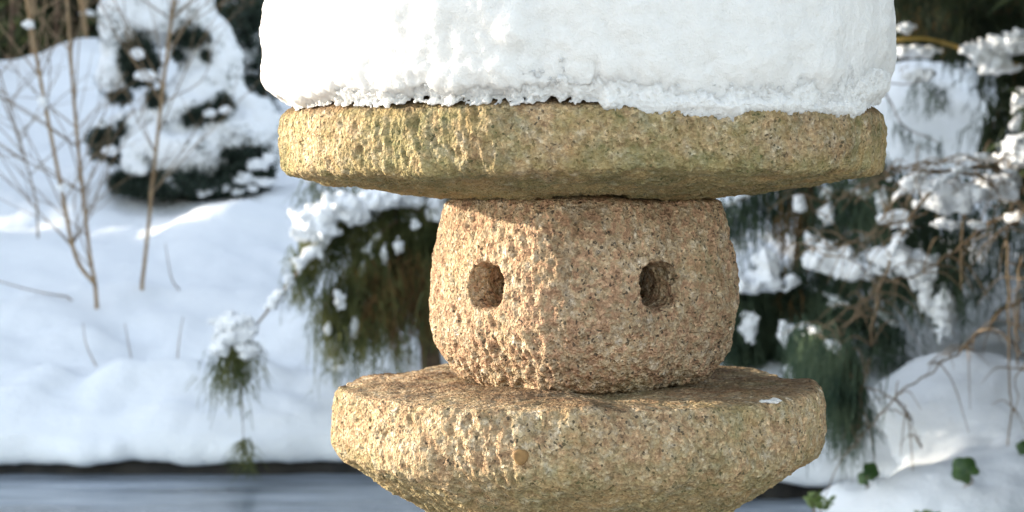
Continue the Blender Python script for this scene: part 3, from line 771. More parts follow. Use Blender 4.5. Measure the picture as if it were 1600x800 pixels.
for k, (px, py, Y, rx, ry) in enumerate([(1190, 440, 8.15, 44, 18), (1198, 415, 8.15, 20, 28), (1296, 405, 8.05, 34, 30), (1335, 422, 8.0, 30, 14), (1412, 408, 7.9, 44, 26), (1440, 422, 7.9, 22, 30), (1472, 484, 7.9, 20, 42), (1448, 462, 7.9, 10, 24),
        (1168, 508, 8.2, 14, 24), (1225, 518, 8.1, 13, 18), (1270, 552, 8.1, 20, 16), (1246, 583, 7.9, 17, 14), (1250, 318, 8.2, 8, 14), (1265, 375, 8.2, 9, 11), (1378, 312, 8.0, 10, 20), (1400, 342, 7.9, 26, 15), (1322, 650, 8.0, 7, 10), (1292, 332, 8.2, 11, 16)]):
    clump_at(px, py, Y, rx, ry, 200 + k, cr, org)

# ------------------------------------------------------------------ snow-buried dwarf spruce at the left
Ysp = 12.3
org = np.array([P(300, 300, Ysp)[0], Ysp, gz(P(300, 300, Ysp)[0], Ysp)])
sp = thing('dwarf_spruce', 'dark green dwarf spruce almost buried in drooping tiers of snow on the left bank', 'conifer', org)
s_ = Ysp / FPX
def E(px, py, dy, rx, ry, rd=None):
    return (P(px, py, Ysp) + [0, dy, 0], (rx * s_, (rd or rx) * s_, ry * s_))
V, Q = blobs([E(222, 10, .05, 58, 62), E(280, 0, .1, 52, 60), E(238, -70, .1, 60, 60), E(180, 60, .0, 24, 66), E(182, 118, -.05, 26, 26), E(300, 45, .1, 36, 36),
              E(330, 95, .1, 44, 66), E(318, 160, .05, 62, 58), E(280, 175, -.08, 52, 40), E(350, 215, -.02, 68, 38), E(262, 232, -.16, 58, 34), E(208, 205, -.05, 46, 30), E(170, 215, -.02, 28, 26), E(385, 190, .08, 46, 44), E(408, 240, .1, 34, 30),
              E(298, 250, -.14, 46, 38), E(232, 262, -.2, 34, 18), E(340, 262, -.16, 26, 26), E(222, 290, -.2, 14, 12)], 0.014, 0.035, 0.032, 0.16, 2.0, 0.008)
Vs, Qs = V, -np.sort(-np.sort(Q, 0), 0) if False else Q
build('snow', V - org, Q, M['snow'], sp)
for k, (px, py, r_) in enumerate([(345, 292, 10), (382, 278, 13), (400, 258, 11), (415, 285, 8), (318, 298, 9), (275, 292, 10), (262, 282, 8), (370, 298, 7), (395, 294, 6), (205, 262, 9), (172, 236, 9), (228, 118, 11), (215, 85, 9), (330, 178, 8), (352, 172, 7), (420, 248, 9)]):
    clump_at(px, py, Ysp - .30, r_ * 1.3, r_, 700 + k, sp, org, 4)
fl = MB()
def tufts(mb, pts, n_each, ln, wid, down=0.3):
    A = np.repeat(pts, n_each, 0); K = len(A)
    d = rng.normal(size=(K, 3)); d[:, 2] -= down; d[:, 1] -= 0.4; d /= np.linalg.norm(d, axis=1)[:, None]
    L = ln * rng.uniform(0.5, 1.2, K)[:, None]
    p = np.stack([A, A + d * L * 0.5, A + d * L], 1)
    mb.ribbons(p, np.broadcast_to(np.array([0.7, 1.0, 0.15]) * wid, (K, 3)))
def in_ell(px, py, dy, rx, ry, rd, cnt):
    q = rng.normal(size=(cnt, 3)); q /= np.linalg.norm(q, axis=1)[:, None]; q *= (rng.random(cnt) ** 0.33)[:, None]
    return P(px, py, Ysp) + np.array([0, dy, 0]) + q * np.array([rx, rd, ry]) * s_
for e in [(300, 284, -.12, 118, 24, 80, 1100), (385, 265, -.14, 48, 46, 50, 760), (182, 224, -.16, 36, 30, 30, 420), (222, 284, -.24, 42, 18, 30, 380), (222, 98, -.10, 32, 38, 30, 420), (328, 182, -.24, 36, 15, 14, 300), (254, 156, -.24, 12, 11, 10, 120),
          (300, 58, -.04, 30, 12, 20, 160), (192, 150, -.06, 18, 12, 14, 100), (250, 250, -.30, 15, 26, 10, 170), (356, 166, -.2, 12, 14, 12, 130), (206, 205, -.2, 14, 16, 12, 110), (282, 86, -.08, 4, 4, 5, 30), (325, 88, -.06, 8, 4, 5, 30)]:
    tufts(fl, in_ell(*e), 7, 0.055, 0.012)
nV = vnormals(Vs, Qs); pk_ = (nV[:, 2] < 0.22) & (fbm(Vs, 0.16, 3, 90) > 0.12) & (rng.random(len(Vs)) < .5)
tufts(fl, Vs[pk_] - nV[pk_] * .02, 3, 0.05, 0.011)
pk_ = (fbm(Vs, 0.05, 2, 92) > 0.62) & (nV[:, 1] < .2) & (rng.random(len(Vs)) < .3)
tufts(fl, Vs[pk_] - nV[pk_] * .02, 2, 0.045, 0.010)
f_ = fl.build('needles', M['spruce'], sp, smooth=False, org=org); f_['kind'] = 'stuff'
m_ = MB(); m_.tube(spline([org - [0, 0, .1], P(300, 150, Ysp + .1), P(250, -60, Ysp + .15)], 10), np.linspace(.06, .02, 10), 8); m_.build('trunk', M['bark'], sp, org=org)

# small snowy shrub behind the left edge of the roof snow
Ysh = 13.6; s_ = Ysh / FPX
org = np.array([P(410, 130, Ysh)[0], Ysh, gz(P(410, 130, Ysh)[0], Ysh)])
sh_ = thing('snowy_shrub', 'small dark evergreen shrub with snow pads close to the left edge of the snow cap', 'shrub', org)
for k, (px, py, rx, ry) in enumerate([(405, 88, 40, 24), (440, 60, 40, 26), (372, 62, 22, 16), (430, 110, 40, 20)]):
    clump_at(px, py, Ysh, rx, ry, 300 + k, sh_, org)
fl = MB()
A = np.concatenate([P(px, py, Ysh) + (rng.normal(size=(n_, 3)) * np.array([rx, rx, ry]) * s_ * 0.5) for px, py, rx, ry, n_ in ((400, 118, 46, 26, 260), (430, 80, 60, 60, 320), (390, 50, 40, 50, 260))])
tufts(fl, A, 6, 0.07, 0.014)
f_ = fl.build('needles', M['spruce'], sh_, smooth=False, org=org); f_['kind'] = 'stuff'
m_ = MB(); m_.tube(spline([org - [0, 0, .1], P(415, 60, Ysh), P(420, 20, Ysh)], 6), np.linspace(.03, .01, 6), 6); m_.build('trunk', M['bark'], sh_, org=org)

# ------------------------------------------------------------------ bare saplings and stalks on the left bank
def sapling(name, label, stems, twn, seed, mat='tan', rad=0.0088):
    b0 = stems[0][0]; base = P(*b0); base[2] = gz(base[0], base[1])
    r_ = np.random.default_rng(seed)
    t = thing(name, label, 'sapling', base, 'bare saplings on the left bank')
    for st in stems:
        pts = spline([P(*q) for q in st], 26)
        if st is stems[0]: pts[0] = base - [0, 0, 0.05]
        m_ = MB(); m_.tube(pts, np.linspace(rad * 1.15, rad * 0.8, 26), 7)
        for k in range(4, 25, 5):                       # leaf-scar knots
            m_.tube(np.stack([pts[k] - [0, 0, .012], pts[k], pts[k] + [0, 0, .012]]), np.array([rad * .8, rad * 1.35, rad * .8]), 7)
        m_.build('stem', M[mat], t, org=base)
    tw = []
    for q in range(twn):
        st = stems[r_.integers(len(stems))]; pts = spline([P(*q_) for q_ in st], 26)
        k = r_.integers(6, 26); p0 = pts[k]
        a = r_.uniform(0, 2 * np.pi); L = r_.uniform(0.35, 1.0); el = r_.uniform(0.5, 1.15)
        d = np.array([math.cos(a) * math.cos(el), math.sin(a) * math.cos(el) * 0.5, math.sin(el)])
        m_ = MB(); pp = spline([p0, p0 + d * L * .5 + r_.normal(size=3) * .02, p0 + d * L + r_.normal(size=3) * .05 + [0, 0, .03]], 8)
        m_.tube(pp, np.linspace(0.0036, 0.0016, 8), 5)
        for k2 in (3, 5):
            d2 = d + r_.normal(size=3) * .5; d2[2] = abs(d2[2]); d2 /= np.linalg.norm(d2)
            m_.tube(spline([pp[k2], pp[k2] + d2 * L * .2, pp[k2] + d2 * L * .42 + [0, 0, .02]], 5), np.linspace(0.0020, 0.001, 5), 4)
        m_.build('twig', M['twig'], t, org=base)
    return t, base
t, base = sapling('bare_sapling', 'bare brown sapling forking into two tall thin stems at the far left', [[(152, 492, 9.55), (148, 440, 9.55), (140, 395, 9.5), (122, 230, 9.3), (110, 80, 9.1), (98, -120, 8.9)], [(149, 445, 9.55), (118, 400, 9.45), (95, 290, 9.2), (68, 150, 8.9), (42, 0, 8.6), (24, -120, 8.4)]], 34, 5)
for px, py, Y, r_ in ((180 / 2.667, 425 / 2.667, 8.85, 9), (257 / 2.667 * 1.0, 292, 9.2, 8), (44, 38, 8.65, 8)):
    clump_at(px, py, Y, r_, r_ * 1.1, int(px), t, base, 2, name='snow_clump')
sapling('bare_sapling', 'single straight bare sapling with orange brown stem in front of the dwarf spruce', [[(221, 450, 9.8), (228, 390, 9.75), (243, 240, 9.6), (258, 110, 9.45), (274, -20, 9.3), (290, -130, 9.2)]], 24, 8)
t, base = sapling('bare_sapling', 'faint thin leaning sapling standing at the left edge of the view', [[(60, 330, 11.0), (40, 250, 10.9), (10, 150, 10.8), (-30, 20, 10.6)]], 10, 11, 'twig', 0.005)
for k, (path, lab) in enumerate([([(190, 632, 8.75), (158, 585, 8.7), (135, 540, 8.65), (130, 505, 8.62)], 'bent brown dry stalk poking from the snow below the forked sapling'),
        ([(222, 632, 8.75), (212, 590, 8.72), (202, 545, 8.7), (195, 505, 8.68)], 'thin dry stalk curving left, second from the forked sapling'),
        ([(268, 622, 8.75), (276, 570, 8.72), (280, 530, 8.7), (286, 495, 8.68)], 'upright grey dry stalk near the middle of the left snow bank'),
        ([(236, 665, 8.45), (237, 640, 8.45), (240, 612, 8.45)], 'shortest dry stalk standing just above the pond edge'),
        ([(290, 462, 9.9), (270, 440, 9.85), (262, 405, 9.8), (258, 380, 9.78)], 'slim dry stalk bowed beside the base of the straight sapling'),
        ([(118, 465, 9.6), (60, 456, 9.55), (0, 440, 9.5), (-30, 430, 9.45)], 'nearly horizontal dry stem lying low across the snow at far left'),
        ([(190, 690, 8.2), (165, 680, 8.2), (135, 660, 8.22)], 'dark leaning stalk over the lip of snow above the ice')]):
    pts = spline([P(*q) for q in path], 14); b = pts[0].copy(); pts[0, 2] -= .03
    m_ = MB(); m_.tube(pts, np.linspace(0.0045, 0.0016, 14), 5); o = m_.build('dry_stalk', M['twig'], org=b); o.location = b
    tag(o, lab, 'stalk', 'dry stalks in the snow')
# brown stems at the top left, in front of the dark trees
for k, (x0, x1, Y, lab) in enumerate([(12, 20, 16.6, 'brown upright stem in the dark at the extreme top left'), (52, 40, 16.4, 'thick reddish brown stem leaning left in the top left corner'), (78, 92, 16.8, 'reddish stem in front of dark trees between the forked stems'), (140, 118, 16.5, 'brown stem leaning beside the snowy spruce top'), (352, 388, 15.6, 'orange brown stem leaning right behind the dwarf spruce')]):
    a_ = P(x0, 130, Y); a_[2] = gz(a_[0], Y) - .05; m_ = MB()
    m_.tube(spline([a_, P((x0 + x1) / 2 + 3, 40, Y - .1), P(x1, -60, Y - .2), P(x1 + (x1 - x0), -200, Y - .3)], 14), np.linspace(.024, .012, 14), 7)
    m_.tube(spline([P((x0 + x1) / 2 + 3, 40, Y - .1), P(x1 + 18, -20, Y), P(x1 + 40, -110, Y)], 6), np.linspace(.010, .005, 6), 5)
    o = m_.build('bare_bush', M['tan'] if k % 2 else M['bark'], org=a_); o.location = a_; tag(o, lab, 'bush stem', 'brown stems before the dark trees')

# ------------------------------------------------------------------ right side: snow mounds, ivy, bare shrub
V, Q = blobs([((1.86, 7.75, -.02), (.52, .60, .50)), ((1.66, 7.75, .05), (.34, .42, .42)), ((2.3, 7.8, -.05), (.6, .6, .42)), ((1.85, 7.0, -.14), (.60, .45, .36)), ((1.46, 7.02, -.12), (.24, .3, .25)), ((1.33, 6.9, -.06), (.09, .12, .13)), ((1.44, 6.8, -.04), (.09, .1, .12)), ((1.58, 6.7, -.05), (.10, .1, .11)), ((1.20, 7.2, -.03), (.10, .12, .11))],
             0.022, 0.06, 0.02, 0.40, 4.0, 0.012)
o = build('snow_mound', V - [1.75, 7.5, 0], Q, M['ground']); o.location = (1.75, 7.5, 0)
tag(o, 'big smooth mound of snow at lower right with an ivy leaf on it', 'snow mound')
Yd = 12.2; s_ = Yd / FPX
org = np.array([P(1460, 250, Yd)[0], Yd, gz(P(1460, 250, Yd)[0], Yd)])
V, Q = blobs([E2 for E2 in [(P(1450, 175, Yd), (78 * s_, .3, 76 * s_)), (P(1400, 190, Yd), (60 * s_, .28, 80 * s_)), (P(1500, 195, Yd), (52 * s_, .28, 66 * s_)), (P(1530, 235, Yd), (36 * s_, .2, 50 * s_)), (P(1410, 262, Yd), (70 * s_, .25, 40 * s_)), (P(1480, 265, Yd), (70 * s_, .25, 50 * s_))]], 0.02, 0.05, 0.03, 0.25, 6.0, 0.006)
o = build('snow_dome', V - org, Q, M['snow']); o.location = org
tag(o, 'rounded dome of smooth bluish snow just right of the roof stone', 'snow mound')

def leaf_mesh(mb, c, size, nrm, up, lobes=5, slim=1.0):
    nrm = np.array(nrm, float); nrm /= np.linalg.norm(nrm); up = np.array(up, float); up -= up.dot(nrm) * nrm; up /= np.linalg.norm(up); sd = np.cross(up, nrm)
    th = np.linspace(-np.pi, np.pi, 41)[:-1]
    r_ = 0.76 + 0.16 * np.abs(np.cos(th * lobes / 2)) ** 1.4 + 0.12 * np.cos(th)
    r_ *= 1 - 0.45 * np.exp(-((np.abs(th) - np.pi) / 0.35) ** 2)
    V = [c]; T = []
    for f, dz in ((0.5, 0.05), (1.0, -0.06)):
        for a, q in zip(th, r_):
            V.append(c + size * f * q * (math.cos(a) * up + slim * math.sin(a) * sd) + nrm * size * (dz + 0.05 * math.sin(3 * a) * f))
    nL = 40
    for k in range(nL):
        k2 = (k + 1) % nL; T += [[0, 1 + k, 1 + k2], [1 + k, 1 + nL + k, 1 + nL + k2], [1 + k, 1 + nL + k2, 1 + k2]]
    mb.add(np.array(V), None, T)
def ivy(label, leaves, mat='leaf', name='ivy_sprig'):
    b = P(*leaves[0][:3]) + [0, .05, -.06]
    t = thing(name, label, 'ivy', b)
    for px, py, Y, sz, nr, up in leaves:
        c = P(px, py, Y); m_ = MB(); leaf_mesh(m_, c, sz, nr, up); m_.build('leaf', M[mat], t, org=b)
        m_ = MB(); m_.tube(spline([c, c - np.array(up) * sz * .9 + [0, .02, -.01], b], 7), 0.0022, 5); m_.build('stem', M['twig'], t, org=b)
    return t
ivy('single dark green ivy leaf sticking out of the big snow mound', [(1510, 736, 6.55, .052, (-.1, -1, .35), (-.55, 0, .6))])
ivy('half hidden green ivy leaf in the fold at the left of the snow mound', [(1360, 738, 6.75, .036, (.3, -1, .3), (.5, 0, .8)), (1352, 748, 6.76, .028, (-.2, -1, .2), (-.6, 0, .4))])
ivy('dark ivy leaf cut by the right edge of the view', [(1601, 700, 6.9, .03, (0, -1, .2), (-.8, 0, .3))])
def sprig(label, px, py, Y, h, seed):
    r_ = np.random.default_rng(seed); b = P(px, py, Y) - [0, 0, .05]
    t = thing('leafy_sprig', label, 'plant', b)
    for q in range(4):
        tip = b + np.array([r_.normal() * h * .35, r_.normal() * .03, h * r_.uniform(.6, 1.1)]); st = spline([b, (b + tip) / 2 + [r_.normal() * .01, 0, .01], tip], 8)
        m_ = MB(); m_.tube(st, np.linspace(.0024, .0012, 8), 5); m_.build('stem', M['twig'], t, org=b)
        for k in (4, 5, 6, 7):
            for sgn in (-1, 1):
                m_ = MB(); u_ = np.array([sgn * r_.uniform(.5, 1), r_.normal() * .3, r_.uniform(.2, .8)]); u_ /= np.linalg.norm(u_)
                sz = r_.uniform(.012, .02); leaf_mesh(m_, st[k] + u_ * sz * .8, sz, (r_.normal() * .4, -1, r_.uniform(.2, .9)), u_, 1, .42); m_.build('leaf', M['leaf2'], t, org=b)
    return t
sprig('yellow green sprig with small leaves under the right of the platform stone', 1278, 800, 6.6, .11, 5)
sprig('green leaves poking through lumpy snow at the bottom right', 1448, 806, 6.36, .05, 9)
# bare weeping shrub arching over the right side
org = np.array([2.25, 8.0, gz(2.25, 8.0)])
bs = thing('bare_shrub', 'leafless brown weeping shrub with arching snow-dotted branches at the right', 'shrub', org)
BR = [([(1640, 520, 7.9), (1630, 380, 7.6), (1590, 280, 7.3), (1520, 262, 7.1), (1450, 300, 7.0), (1405, 380, 6.95), (1375, 450, 6.9), (1362, 540, 6.9)], .011),
      ([(1630, 380, 7.7), (1580, 300, 7.4), (1510, 270, 7.2), (1440, 275, 7.1), (1400, 310, 7.1), (1376, 345, 7.1)], .009),
      ([(1640, 450, 7.8), (1610, 355, 7.4), (1580, 350, 7.2), (1574, 400, 7.15), (1576, 500, 7.1), (1580, 640, 7.1), (1566, 780, 7.1)], .007),
      ([(1640, 400, 7.8), (1600, 330, 7.5), (1540, 355, 7.3), (1480, 400, 7.2), (1430, 430, 7.1), (1390, 440, 7.1)], .007),
      ([(1640, 480, 7.9), (1590, 470, 7.5), (1530, 520, 7.2), (1470, 570, 7.0), (1400, 620, 6.9), (1340, 690, 6.85)], .006),
      ([(1640, 420, 7.8), (1600, 400, 7.3), (1588, 470, 7.1), (1592, 560, 7.0), (1585, 640, 7.0)], .005),
      ([(1640, 600, 7.9), (1560, 520, 7.5), (1500, 545, 7.2), (1450, 570, 7.1)], .005),
      ([(1400, 620, 6.95), (1420, 650, 6.9), (1440, 700, 6.85)], .003), ([(1360, 560, 6.9), (1345, 620, 6.9), (1340, 700, 6.9)], .003),
      ([(1380, 440, 6.95), (1345, 480, 6.95), (1310, 530, 6.95)], .004), ([(1450, 330, 7.0), (1400, 350, 7.0), (1330, 380, 7.0), (1290, 400, 7.0)], .004),
      ([(1520, 270, 7.2), (1560, 300, 7.1), (1545, 380, 7.0)], .004), ([(1500, 280, 7.1), (1430, 265, 7.05), (1350, 290, 7.0), (1270, 330, 7.0)], .004),
      ([(1640, 260, 7.6), (1560, 250, 7.3), (1480, 252, 7.2), (1390, 262, 7.1)], .006)]
allp = []
for path, r_ in BR:
    pts = spline([P(*q) for q in path], 26); pts[1:-1] += rng.normal(size=(24, 3)) * .004
    m_ = MB(); m_.tube(pts, np.linspace(r_, r_ * .35, 26), 7); m_.build('branch', M['twig'], bs, org=org); allp.append(pts)
    if len(allp) in (1, 2, 14): snow_along(pts[4:22], .013, 430 + len(allp), bs, org, .35)
m_ = MB(); m_.tube(spline([org - [0, 0, .1], P(1640, 520, 7.9), P(1640, 380, 7.7)], 8), np.linspace(.035, .014, 8), 8); m_.build('trunk', M['bark'], bs, org=org)
tw = MB()
for ip, pts in enumerate(allp):
    for k in range(5, 26, 5 if ip in (4, 5, 6, 7, 8) else 2):
        for _ in range(2):
            d = rng.normal(size=3) * np.array([1, .5, .7]); d /= np.linalg.norm(d); L = rng.uniform(.05, .24)
            if rng.random() < .12: continue
            tw.tube(spline([pts[k], pts[k] + d * L * .5 + [0, 0, .01], pts[k] + d * L - [0, 0, L * .35]], 6), np.linspace(.0028, .0011, 6), 4)
f_ = tw.build('twigs', M['twig'], bs, org=org); f_['kind'] = 'stuff'
for k, (px, py, Y, rx, ry) in enumerate([(1490, 308, 7.15, 42, 28), (1562, 290, 7.3, 28, 24), (1590, 235, 7.4, 34, 26), (1432, 290, 7.1, 20, 13), (1528, 352, 7.2, 13, 7), (1585, 340, 7.3, 22, 8), (1478, 350, 7.2, 17, 9)]):
    clump_at(px, py, Y, rx, ry, 400 + k, bs, org)

# sprig of cypress hanging in front of the snow dome
Yq = 8.3; org = P(1385, 130, Yq)
sq = thing('cypress_sprig', 'green conifer sprig tipped with snow hanging before the snow dome', 'conifer sprig', org)
m_ = MB()
for path in ([(1340, 135, Yq), (1385, 130, Yq), (1420, 132, Yq), (1450, 125, Yq)], [(1340, 120, Yq), (1385, 150, Yq), (1410, 195, Yq), (1450, 215, Yq), (1470, 225, Yq)]):
    m_.tube(spline([P(*q) for q in path], 16), np.linspace(.004, .0018, 16), 5)
m_.build('stem', M['twig'], sq, org=org)
fl = MB(); feathery(fl, np.array([P(1430, 128, Yq), P(1445, 125, Yq), P(1460, 135, Yq), P(1475, 140, Yq)]), 9, .06, .15, .012, .005, .06)
feathery(fl, np.array([P(1400, 190, Yq), P(1420, 205, Yq), P(1440, 212, Yq), P(1465, 222, Yq)]), 6, .04, .10, .012, .005, .03)
f_ = fl.build('foliage', M['thread2'], sq, smooth=False, org=org); f_['kind'] = 'stuff'
clump_at(1440, 118, Yq - .02, 16, 13, 501, sq, org); clump_at(1425, 118, Yq - .02, 12, 9, 502, sq, org)

# drooping dark conifer filling the top right
org = np.array([3.3, 11.2, gz(3.3, 11.2)])
dk = thing('drooping_conifer', 'large dark conifer with drooping boughs and a yellow branch filling the top right', 'conifer', org)
m_ = MB(); m_.tube(spline([org - [0, 0, .1], org + [.05, 0, 1.2], org + [0, 0, 2.6], org + [0, 0, 4.2]], 12), np.linspace(.12, .03, 12), 9); m_.build('trunk', M['bark'], dk, org=org)
fol = MB(); dead = MB()
DB = [([(1700, 40, 11.1), (1600, 25, 10.9), (1540, 18, 10.8), (1490, 20, 10.7)], 16), ([(1700, -40, 11.1), (1560, -40, 10.8), (1440, -50, 10.6), (1340, -30, 10.4)], 18), ([(1700, 90, 11.1), (1600, 85, 10.9), (1540, 90, 10.8)], 12),
      ([(1700, 130, 11.1), (1620, 120, 11.0), (1575, 150, 10.9), (1550, 200, 10.8)], 18), ([(1700, 220, 11.1), (1630, 230, 11.0), (1580, 270, 10.9)], 20), ([(1700, 300, 11.1), (1600, 340, 10.9), (1520, 420, 10.7)], 24),
      ([(1700, 380, 11.1), (1620, 400, 10.9), (1540, 460, 10.7)], 24), ([(1700, -120, 11.1), (1540, -110, 10.7), (1400, -70, 10.4)], 18), ([(1700, 420, 11.1), (1620, 450, 10.9), (1510, 500, 10.7)], 18)]
for path, n_ in DB:
    pts = spline([P(*q) for q in path], 22); m_ = MB(); m_.tube(pts, np.linspace(.022, .006, 22), 6); m_.build('branch', M['bark'], dk, org=org)
    feathery(fol, pts[3:], n_, .12, .36, .05, .010, .08)
feathery(dead, np.array([P(px, py, 10.9) for px, py in zip(rng.uniform(1400, 1640, 40), rng.uniform(-60, 60, 40))]), 3, .1, .3, .05, .008)
f_ = fol.build('foliage', M['dark'], dk, smooth=False, org=org); f_['kind'] = 'stuff'
f_ = dead.build('brown_foliage', M['dead'], dk, smooth=False, org=org); f_['kind'] = 'stuff'
m_ = MB(); m_.tube(spline([P(1400, 62, 10.3), P(1440, 60, 10.3), P(1480, 68, 10.35), P(1520, 82, 10.5), P(1620, 110, 10.9)], 14), np.linspace(.008, .012, 14), 7); m_.build('yellow_branch', M['yellow'], dk, org=org)
for k, (px, py, Y, rx, ry) in enumerate([(1540, 85, 10.4, 34, 20), (1575, 70, 10.4, 34, 16), (1595, 160, 10.4, 16, 22), (1590, 60, 10.3, 24, 12), (1560, 105, 10.4, 26, 12), (1415, 45, 10.3, 14, 8), (1430, 82, 10.4, 30, 10), (1590, 195, 10.4, 12, 12)]):
    clump_at(px, py, Y, rx, ry, 600 + k, dk, org)

# ------------------------------------------------------------------ dark conifers behind and at the left
def conifer_parts(H, Rb, seed, nw, nb, leaf=0.15, nl=12):
    r_ = np.random.default_rng(seed)
    crown = MB(); limbs = MB(); tr = MB()
    tr.tube(spline([(0, 0, -.15), (r_.normal() * .05, 0, H * .5), (0, 0, H)], 12), np.linspace(H * .022, .008, 12), 8)
    snow_c = []
    for w in range(nw):
        f = (w + r_.random() * .6) / nw; z = H * (0.03 + .95 * f)
        L0 = Rb * (1 - f) ** 0.8 + .12
        for b in range(nb):
            a = r_.uniform(0, 2 * np.pi); L = L0 * r_.uniform(.65, 1.1)
            d = np.array([math.cos(a), math.sin(a), 0])
            pts = spline([(0, 0, z), d * L * .5 + [0, 0, z + .03], d * L + [0, 0, z - L * .28]], 7)
            limbs.tube(pts, np.linspace(.012, .003, 7), 4)
            A = np.repeat(pts[1:], nl, 0) + r_.normal(size=(6 * nl, 3)) * np.array([.10, .10, .04]); K = len(A)
            dd = r_.normal(size=(K, 3)) * .8 + d; dd[:, 2] -= .7; dd /= np.linalg.norm(dd, axis=1)[:, None]
            ll = leaf * r_.uniform(.6, 1.3, K)[:, None]
            p = np.stack([A, A + dd * ll * .5, A + dd * ll - [0, 0, .02]], 1)
            crown.ribbons(p, np.broadcast_to(np.array([.55, 1.0, .2]) * leaf * .30, (K, 3)))
            if r_.random() < .16: snow_c.append((pts[r_.integers(3, 6)] + [0, 0, .03], L))
    sn = MB()
    for c, L in snow_c:
        u = np.linspace(0, 2 * np.pi, 9)[:-1]; rr = r_.uniform(.04, .11)
        Vv = [c + [0, 0, rr * .55]]
        for q, zz in ((.6, .4), (1.0, 0.05), (.7, -.2)):
            for t_ in u: Vv.append(c + np.array([math.cos(t_) * rr * q * r_.uniform(.7, 1.3), math.sin(t_) * rr * q * r_.uniform(.7, 1.3), rr * zz]))
        Vv = np.array(Vv); Qq = [[1 + k * 8 + j, 1 + (k + 1) * 8 + j, 1 + (k + 1) * 8 + (j + 1) % 8, 1 + k * 8 + (j + 1) % 8] for k in (0, 1) for j in range(8)]
        sn.add(Vv, Qq, [[0, 1 + j, 1 + (j + 1) % 8] for j in range(8)])
    return tr, crown, limbs, sn
def conifer(label, group, H, Rb, seed, nw, nb, leaf=.15, nl=12):
    t = thing('conifer_tree', label, 'tree', (0, 0, 0), group)
    tr, cr_, li, sn = conifer_parts(H, Rb, seed, nw, nb, leaf, nl)
    trk = tr.build('trunk', M['bark'], t)
    c_ = cr_.build('crown', M['dark'], t, smooth=False); c_['kind'] = 'stuff'
    l_ = li.build('limbs', M['bark'], c_); l_['kind'] = 'stuff'
    s__ = sn.build('snow', M['snow'], t); s__['kind'] = 'stuff'
    return t
def dup(o, parent=None):
    c_ = o.copy(); COL.objects.link(c_)
    if parent: c_.parent = parent
    for ch in list(o.children): dup(ch, c_)
    return c_
bgl = ['dark conifer behind the snow crest in the top left corner', 'dark conifer behind the forked sapling tips at top left', 'dark conifer standing behind the top of the dwarf spruce', 'dark conifer partly hidden by the left edge of the snow cap']
hid = 'dark conifer standing behind the granite lantern'
rtl = ['dark conifer in the gap right of the snow cap', 'dark conifer behind the snow dome at right', 'dark conifer behind the drooping boughs at the right edge']
p1 = conifer(bgl[0], 'dark conifers along the back', 5.0, 1.25, 21, 26, 9, .105, 18)
p2 = conifer(bgl[1], 'dark conifers along the back', 4.6, 1.15, 22, 26, 9, .105, 18)
spots = [(-5.2, 18.2, bgl[0]), (-3.9, 17.6, bgl[1]), (-2.7, 17.9, bgl[2]), (-1.55, 17.4, bgl[3]), (-.5, 18, hid), (.7, 17.6, hid), (1.7, 17.8, hid), (2.6, 16.6, rtl[0]), (3.5, 16.2, rtl[1]), (4.6, 16.0, rtl[2])]
for k, (x, y, lab) in enumerate(spots):
    o = (p1, p2)[k] if k < 2 else dup((p1, p2)[k % 2])
    o.location = (x, y, gz(x, y) - .05); o.rotation_euler = (0, 0, k * 1.9); s_ = .9 + .2 * ((k * 37) % 10) / 10; o.scale = (s_,) * 3
    o['label'] = lab; o['group'] = 'dark conifers along the back'
for k in range(11):                                     # second rank that closes the wood
    o = dup((p1, p2)[k % 2]); x = -7 + k * 1.4; y = 20.5 + (k % 3) * .4
    o.location = (x, y, gz(x, y) - .05); o.rotation_euler = (0, 0, k * 2.3); o.scale = (1.25,) * 3
    o['label'] = 'dark conifer in the rear rank of the wood behind the garden'; o['group'] = 'rear rank of conifers'
# conifers left of the view that shade the bank
sh_spots = [(-7.8, 8.1, 1.2), (-7.8, 8.95, 1.15), (-7.8, 10.95, .85), (-7.9, 11.75, .85), (-7.8, 12.6, .36), (-7.7, 13.1, .12), (-7.9, 13.75, .34), (-7.8, 14.1, .9), (-7.9, 15.2, .9), (-7.8, 16.3, .95), (-9.3, 8.9, 1.3), (-9.2, 9.15, 1.2), (-9.2, 11.4, .9), (-9.3, 12.2, .85), (-9.2, 14.7, .95), (-9.3, 15.8, .95), (-9.2, 17.0, 1.0)]
for k, (x, y, s_) in enumerate(sh_spots):
    o = dup((p1, p2)[k % 2]); o.location = (x, y, gz(x, y) - .05); o.rotation_euler = (0, 0, k * 1.3); o.scale = (s_, s_, s_)
    o['label'] = 'dark conifer of the row that shades the left bank'; o['group'] = 'conifers shading the left bank'

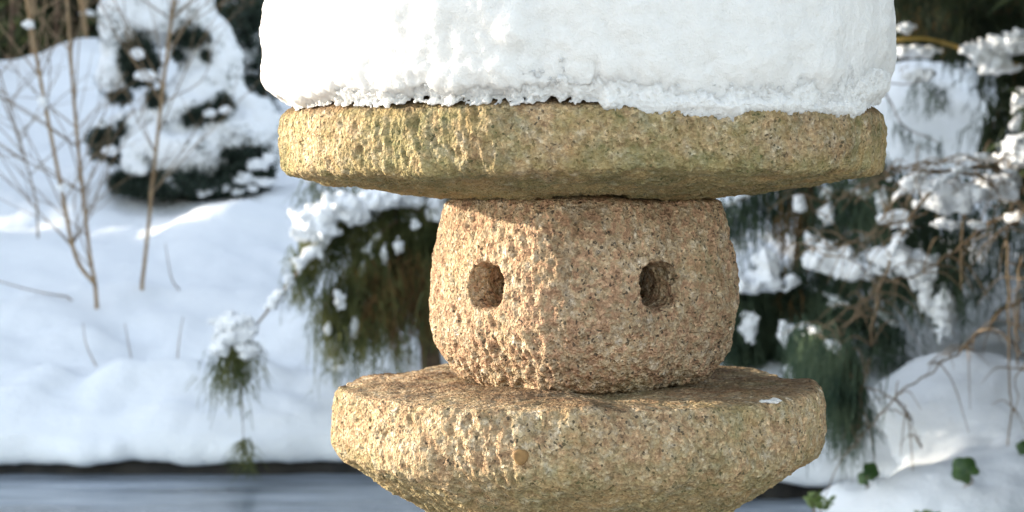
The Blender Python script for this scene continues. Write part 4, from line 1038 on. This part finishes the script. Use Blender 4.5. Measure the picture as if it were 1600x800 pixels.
for k, (x, y, s_) in enumerate([(4.3, 4.5, 1.5), (4.2, 6.2, 1.5), (4.45, 7.9, 1.5), (3.9, 9.6, 1.2), (5.4, 8.6, 1.5), (5.2, 5.6, 1.6), (3.1, 3.5, 1.25)]):  # added outside the frame to keep skylight off the snow mound
    o = dup((p1, p2)[k % 2]); o.location = (x, y, gz(x, y) - .05); o.rotation_euler = (0, 0, k * 1.7 + .4); o.scale = (s_, s_, s_)
    o['label'] = 'dark conifer added beyond the right edge of the view to shade the snow mound'; o['group'] = 'added shade conifers beyond the right edge'

def spreading(tx, ty, label, a0, a1, nb, z_lo):  # added canopy above the frame, blocks sky over the snow mound
    org = np.array([tx, ty, gz(tx, ty) if ty > 7 else .15])
    ov = thing('added_shade_conifer', label, 'tree', org)
    m_ = MB(); m_.tube(spline([org - [0, 0, .1], org + [.05, 0, 1.5], org + [0, .1, 3.2], org + [.1, 0, 5.0]], 12), np.linspace(.13, .04, 12), 9); m_.build('trunk', M['bark'], ov, org=org)
    fol = MB(); li = MB()
    for q in range(nb):
        a = rng.uniform(R(a0), R(a1)); L = rng.uniform(1.3, 3.0); z0 = rng.uniform(z_lo, z_lo + 1.3)
        d = np.array([math.cos(a), math.sin(a), 0]); e = org + d * L; e[2] = org[2] * 0 + z0 + .15
        pts = spline([[org[0], org[1], z0], (np.array([org[0], org[1], z0]) + e) / 2 + [0, 0, .18], e], 14)
        li.tube(pts, np.linspace(.025, .006, 14), 5)
        A = np.repeat(pts[2:], 26, 0) + rng.normal(size=(12 * 26, 3)) * np.array([.16, .16, .035]); K = len(A)
        dd = rng.normal(size=(K, 3)) + d; dd[:, 2] *= .25; dd /= np.linalg.norm(dd, axis=1)[:, None]
        ll = .17 * rng.uniform(.6, 1.3, K)[:, None]; p = np.stack([A, A + dd * ll * .5, A + dd * ll - [0, 0, .03]], 1)
        fol.ribbons(p, np.broadcast_to(np.array([.03, .055, .01]), (K, 3)))
    f_ = fol.build('crown', M['dark'], ov, smooth=False, org=org); f_['kind'] = 'stuff'
    f_ = li.build('limbs', M['bark'], f_, org=org); f_['kind'] = 'stuff'
spreading(3.3, 7.7, 'spreading conifer added outside the view so its high boughs shade the right bank', 112, 248, 64, 2.35)
spreading(3.2, 5.3, 'spreading conifer added unseen nearer the camera with high boughs that shade the snow mound', 100, 215, 46, 2.1)
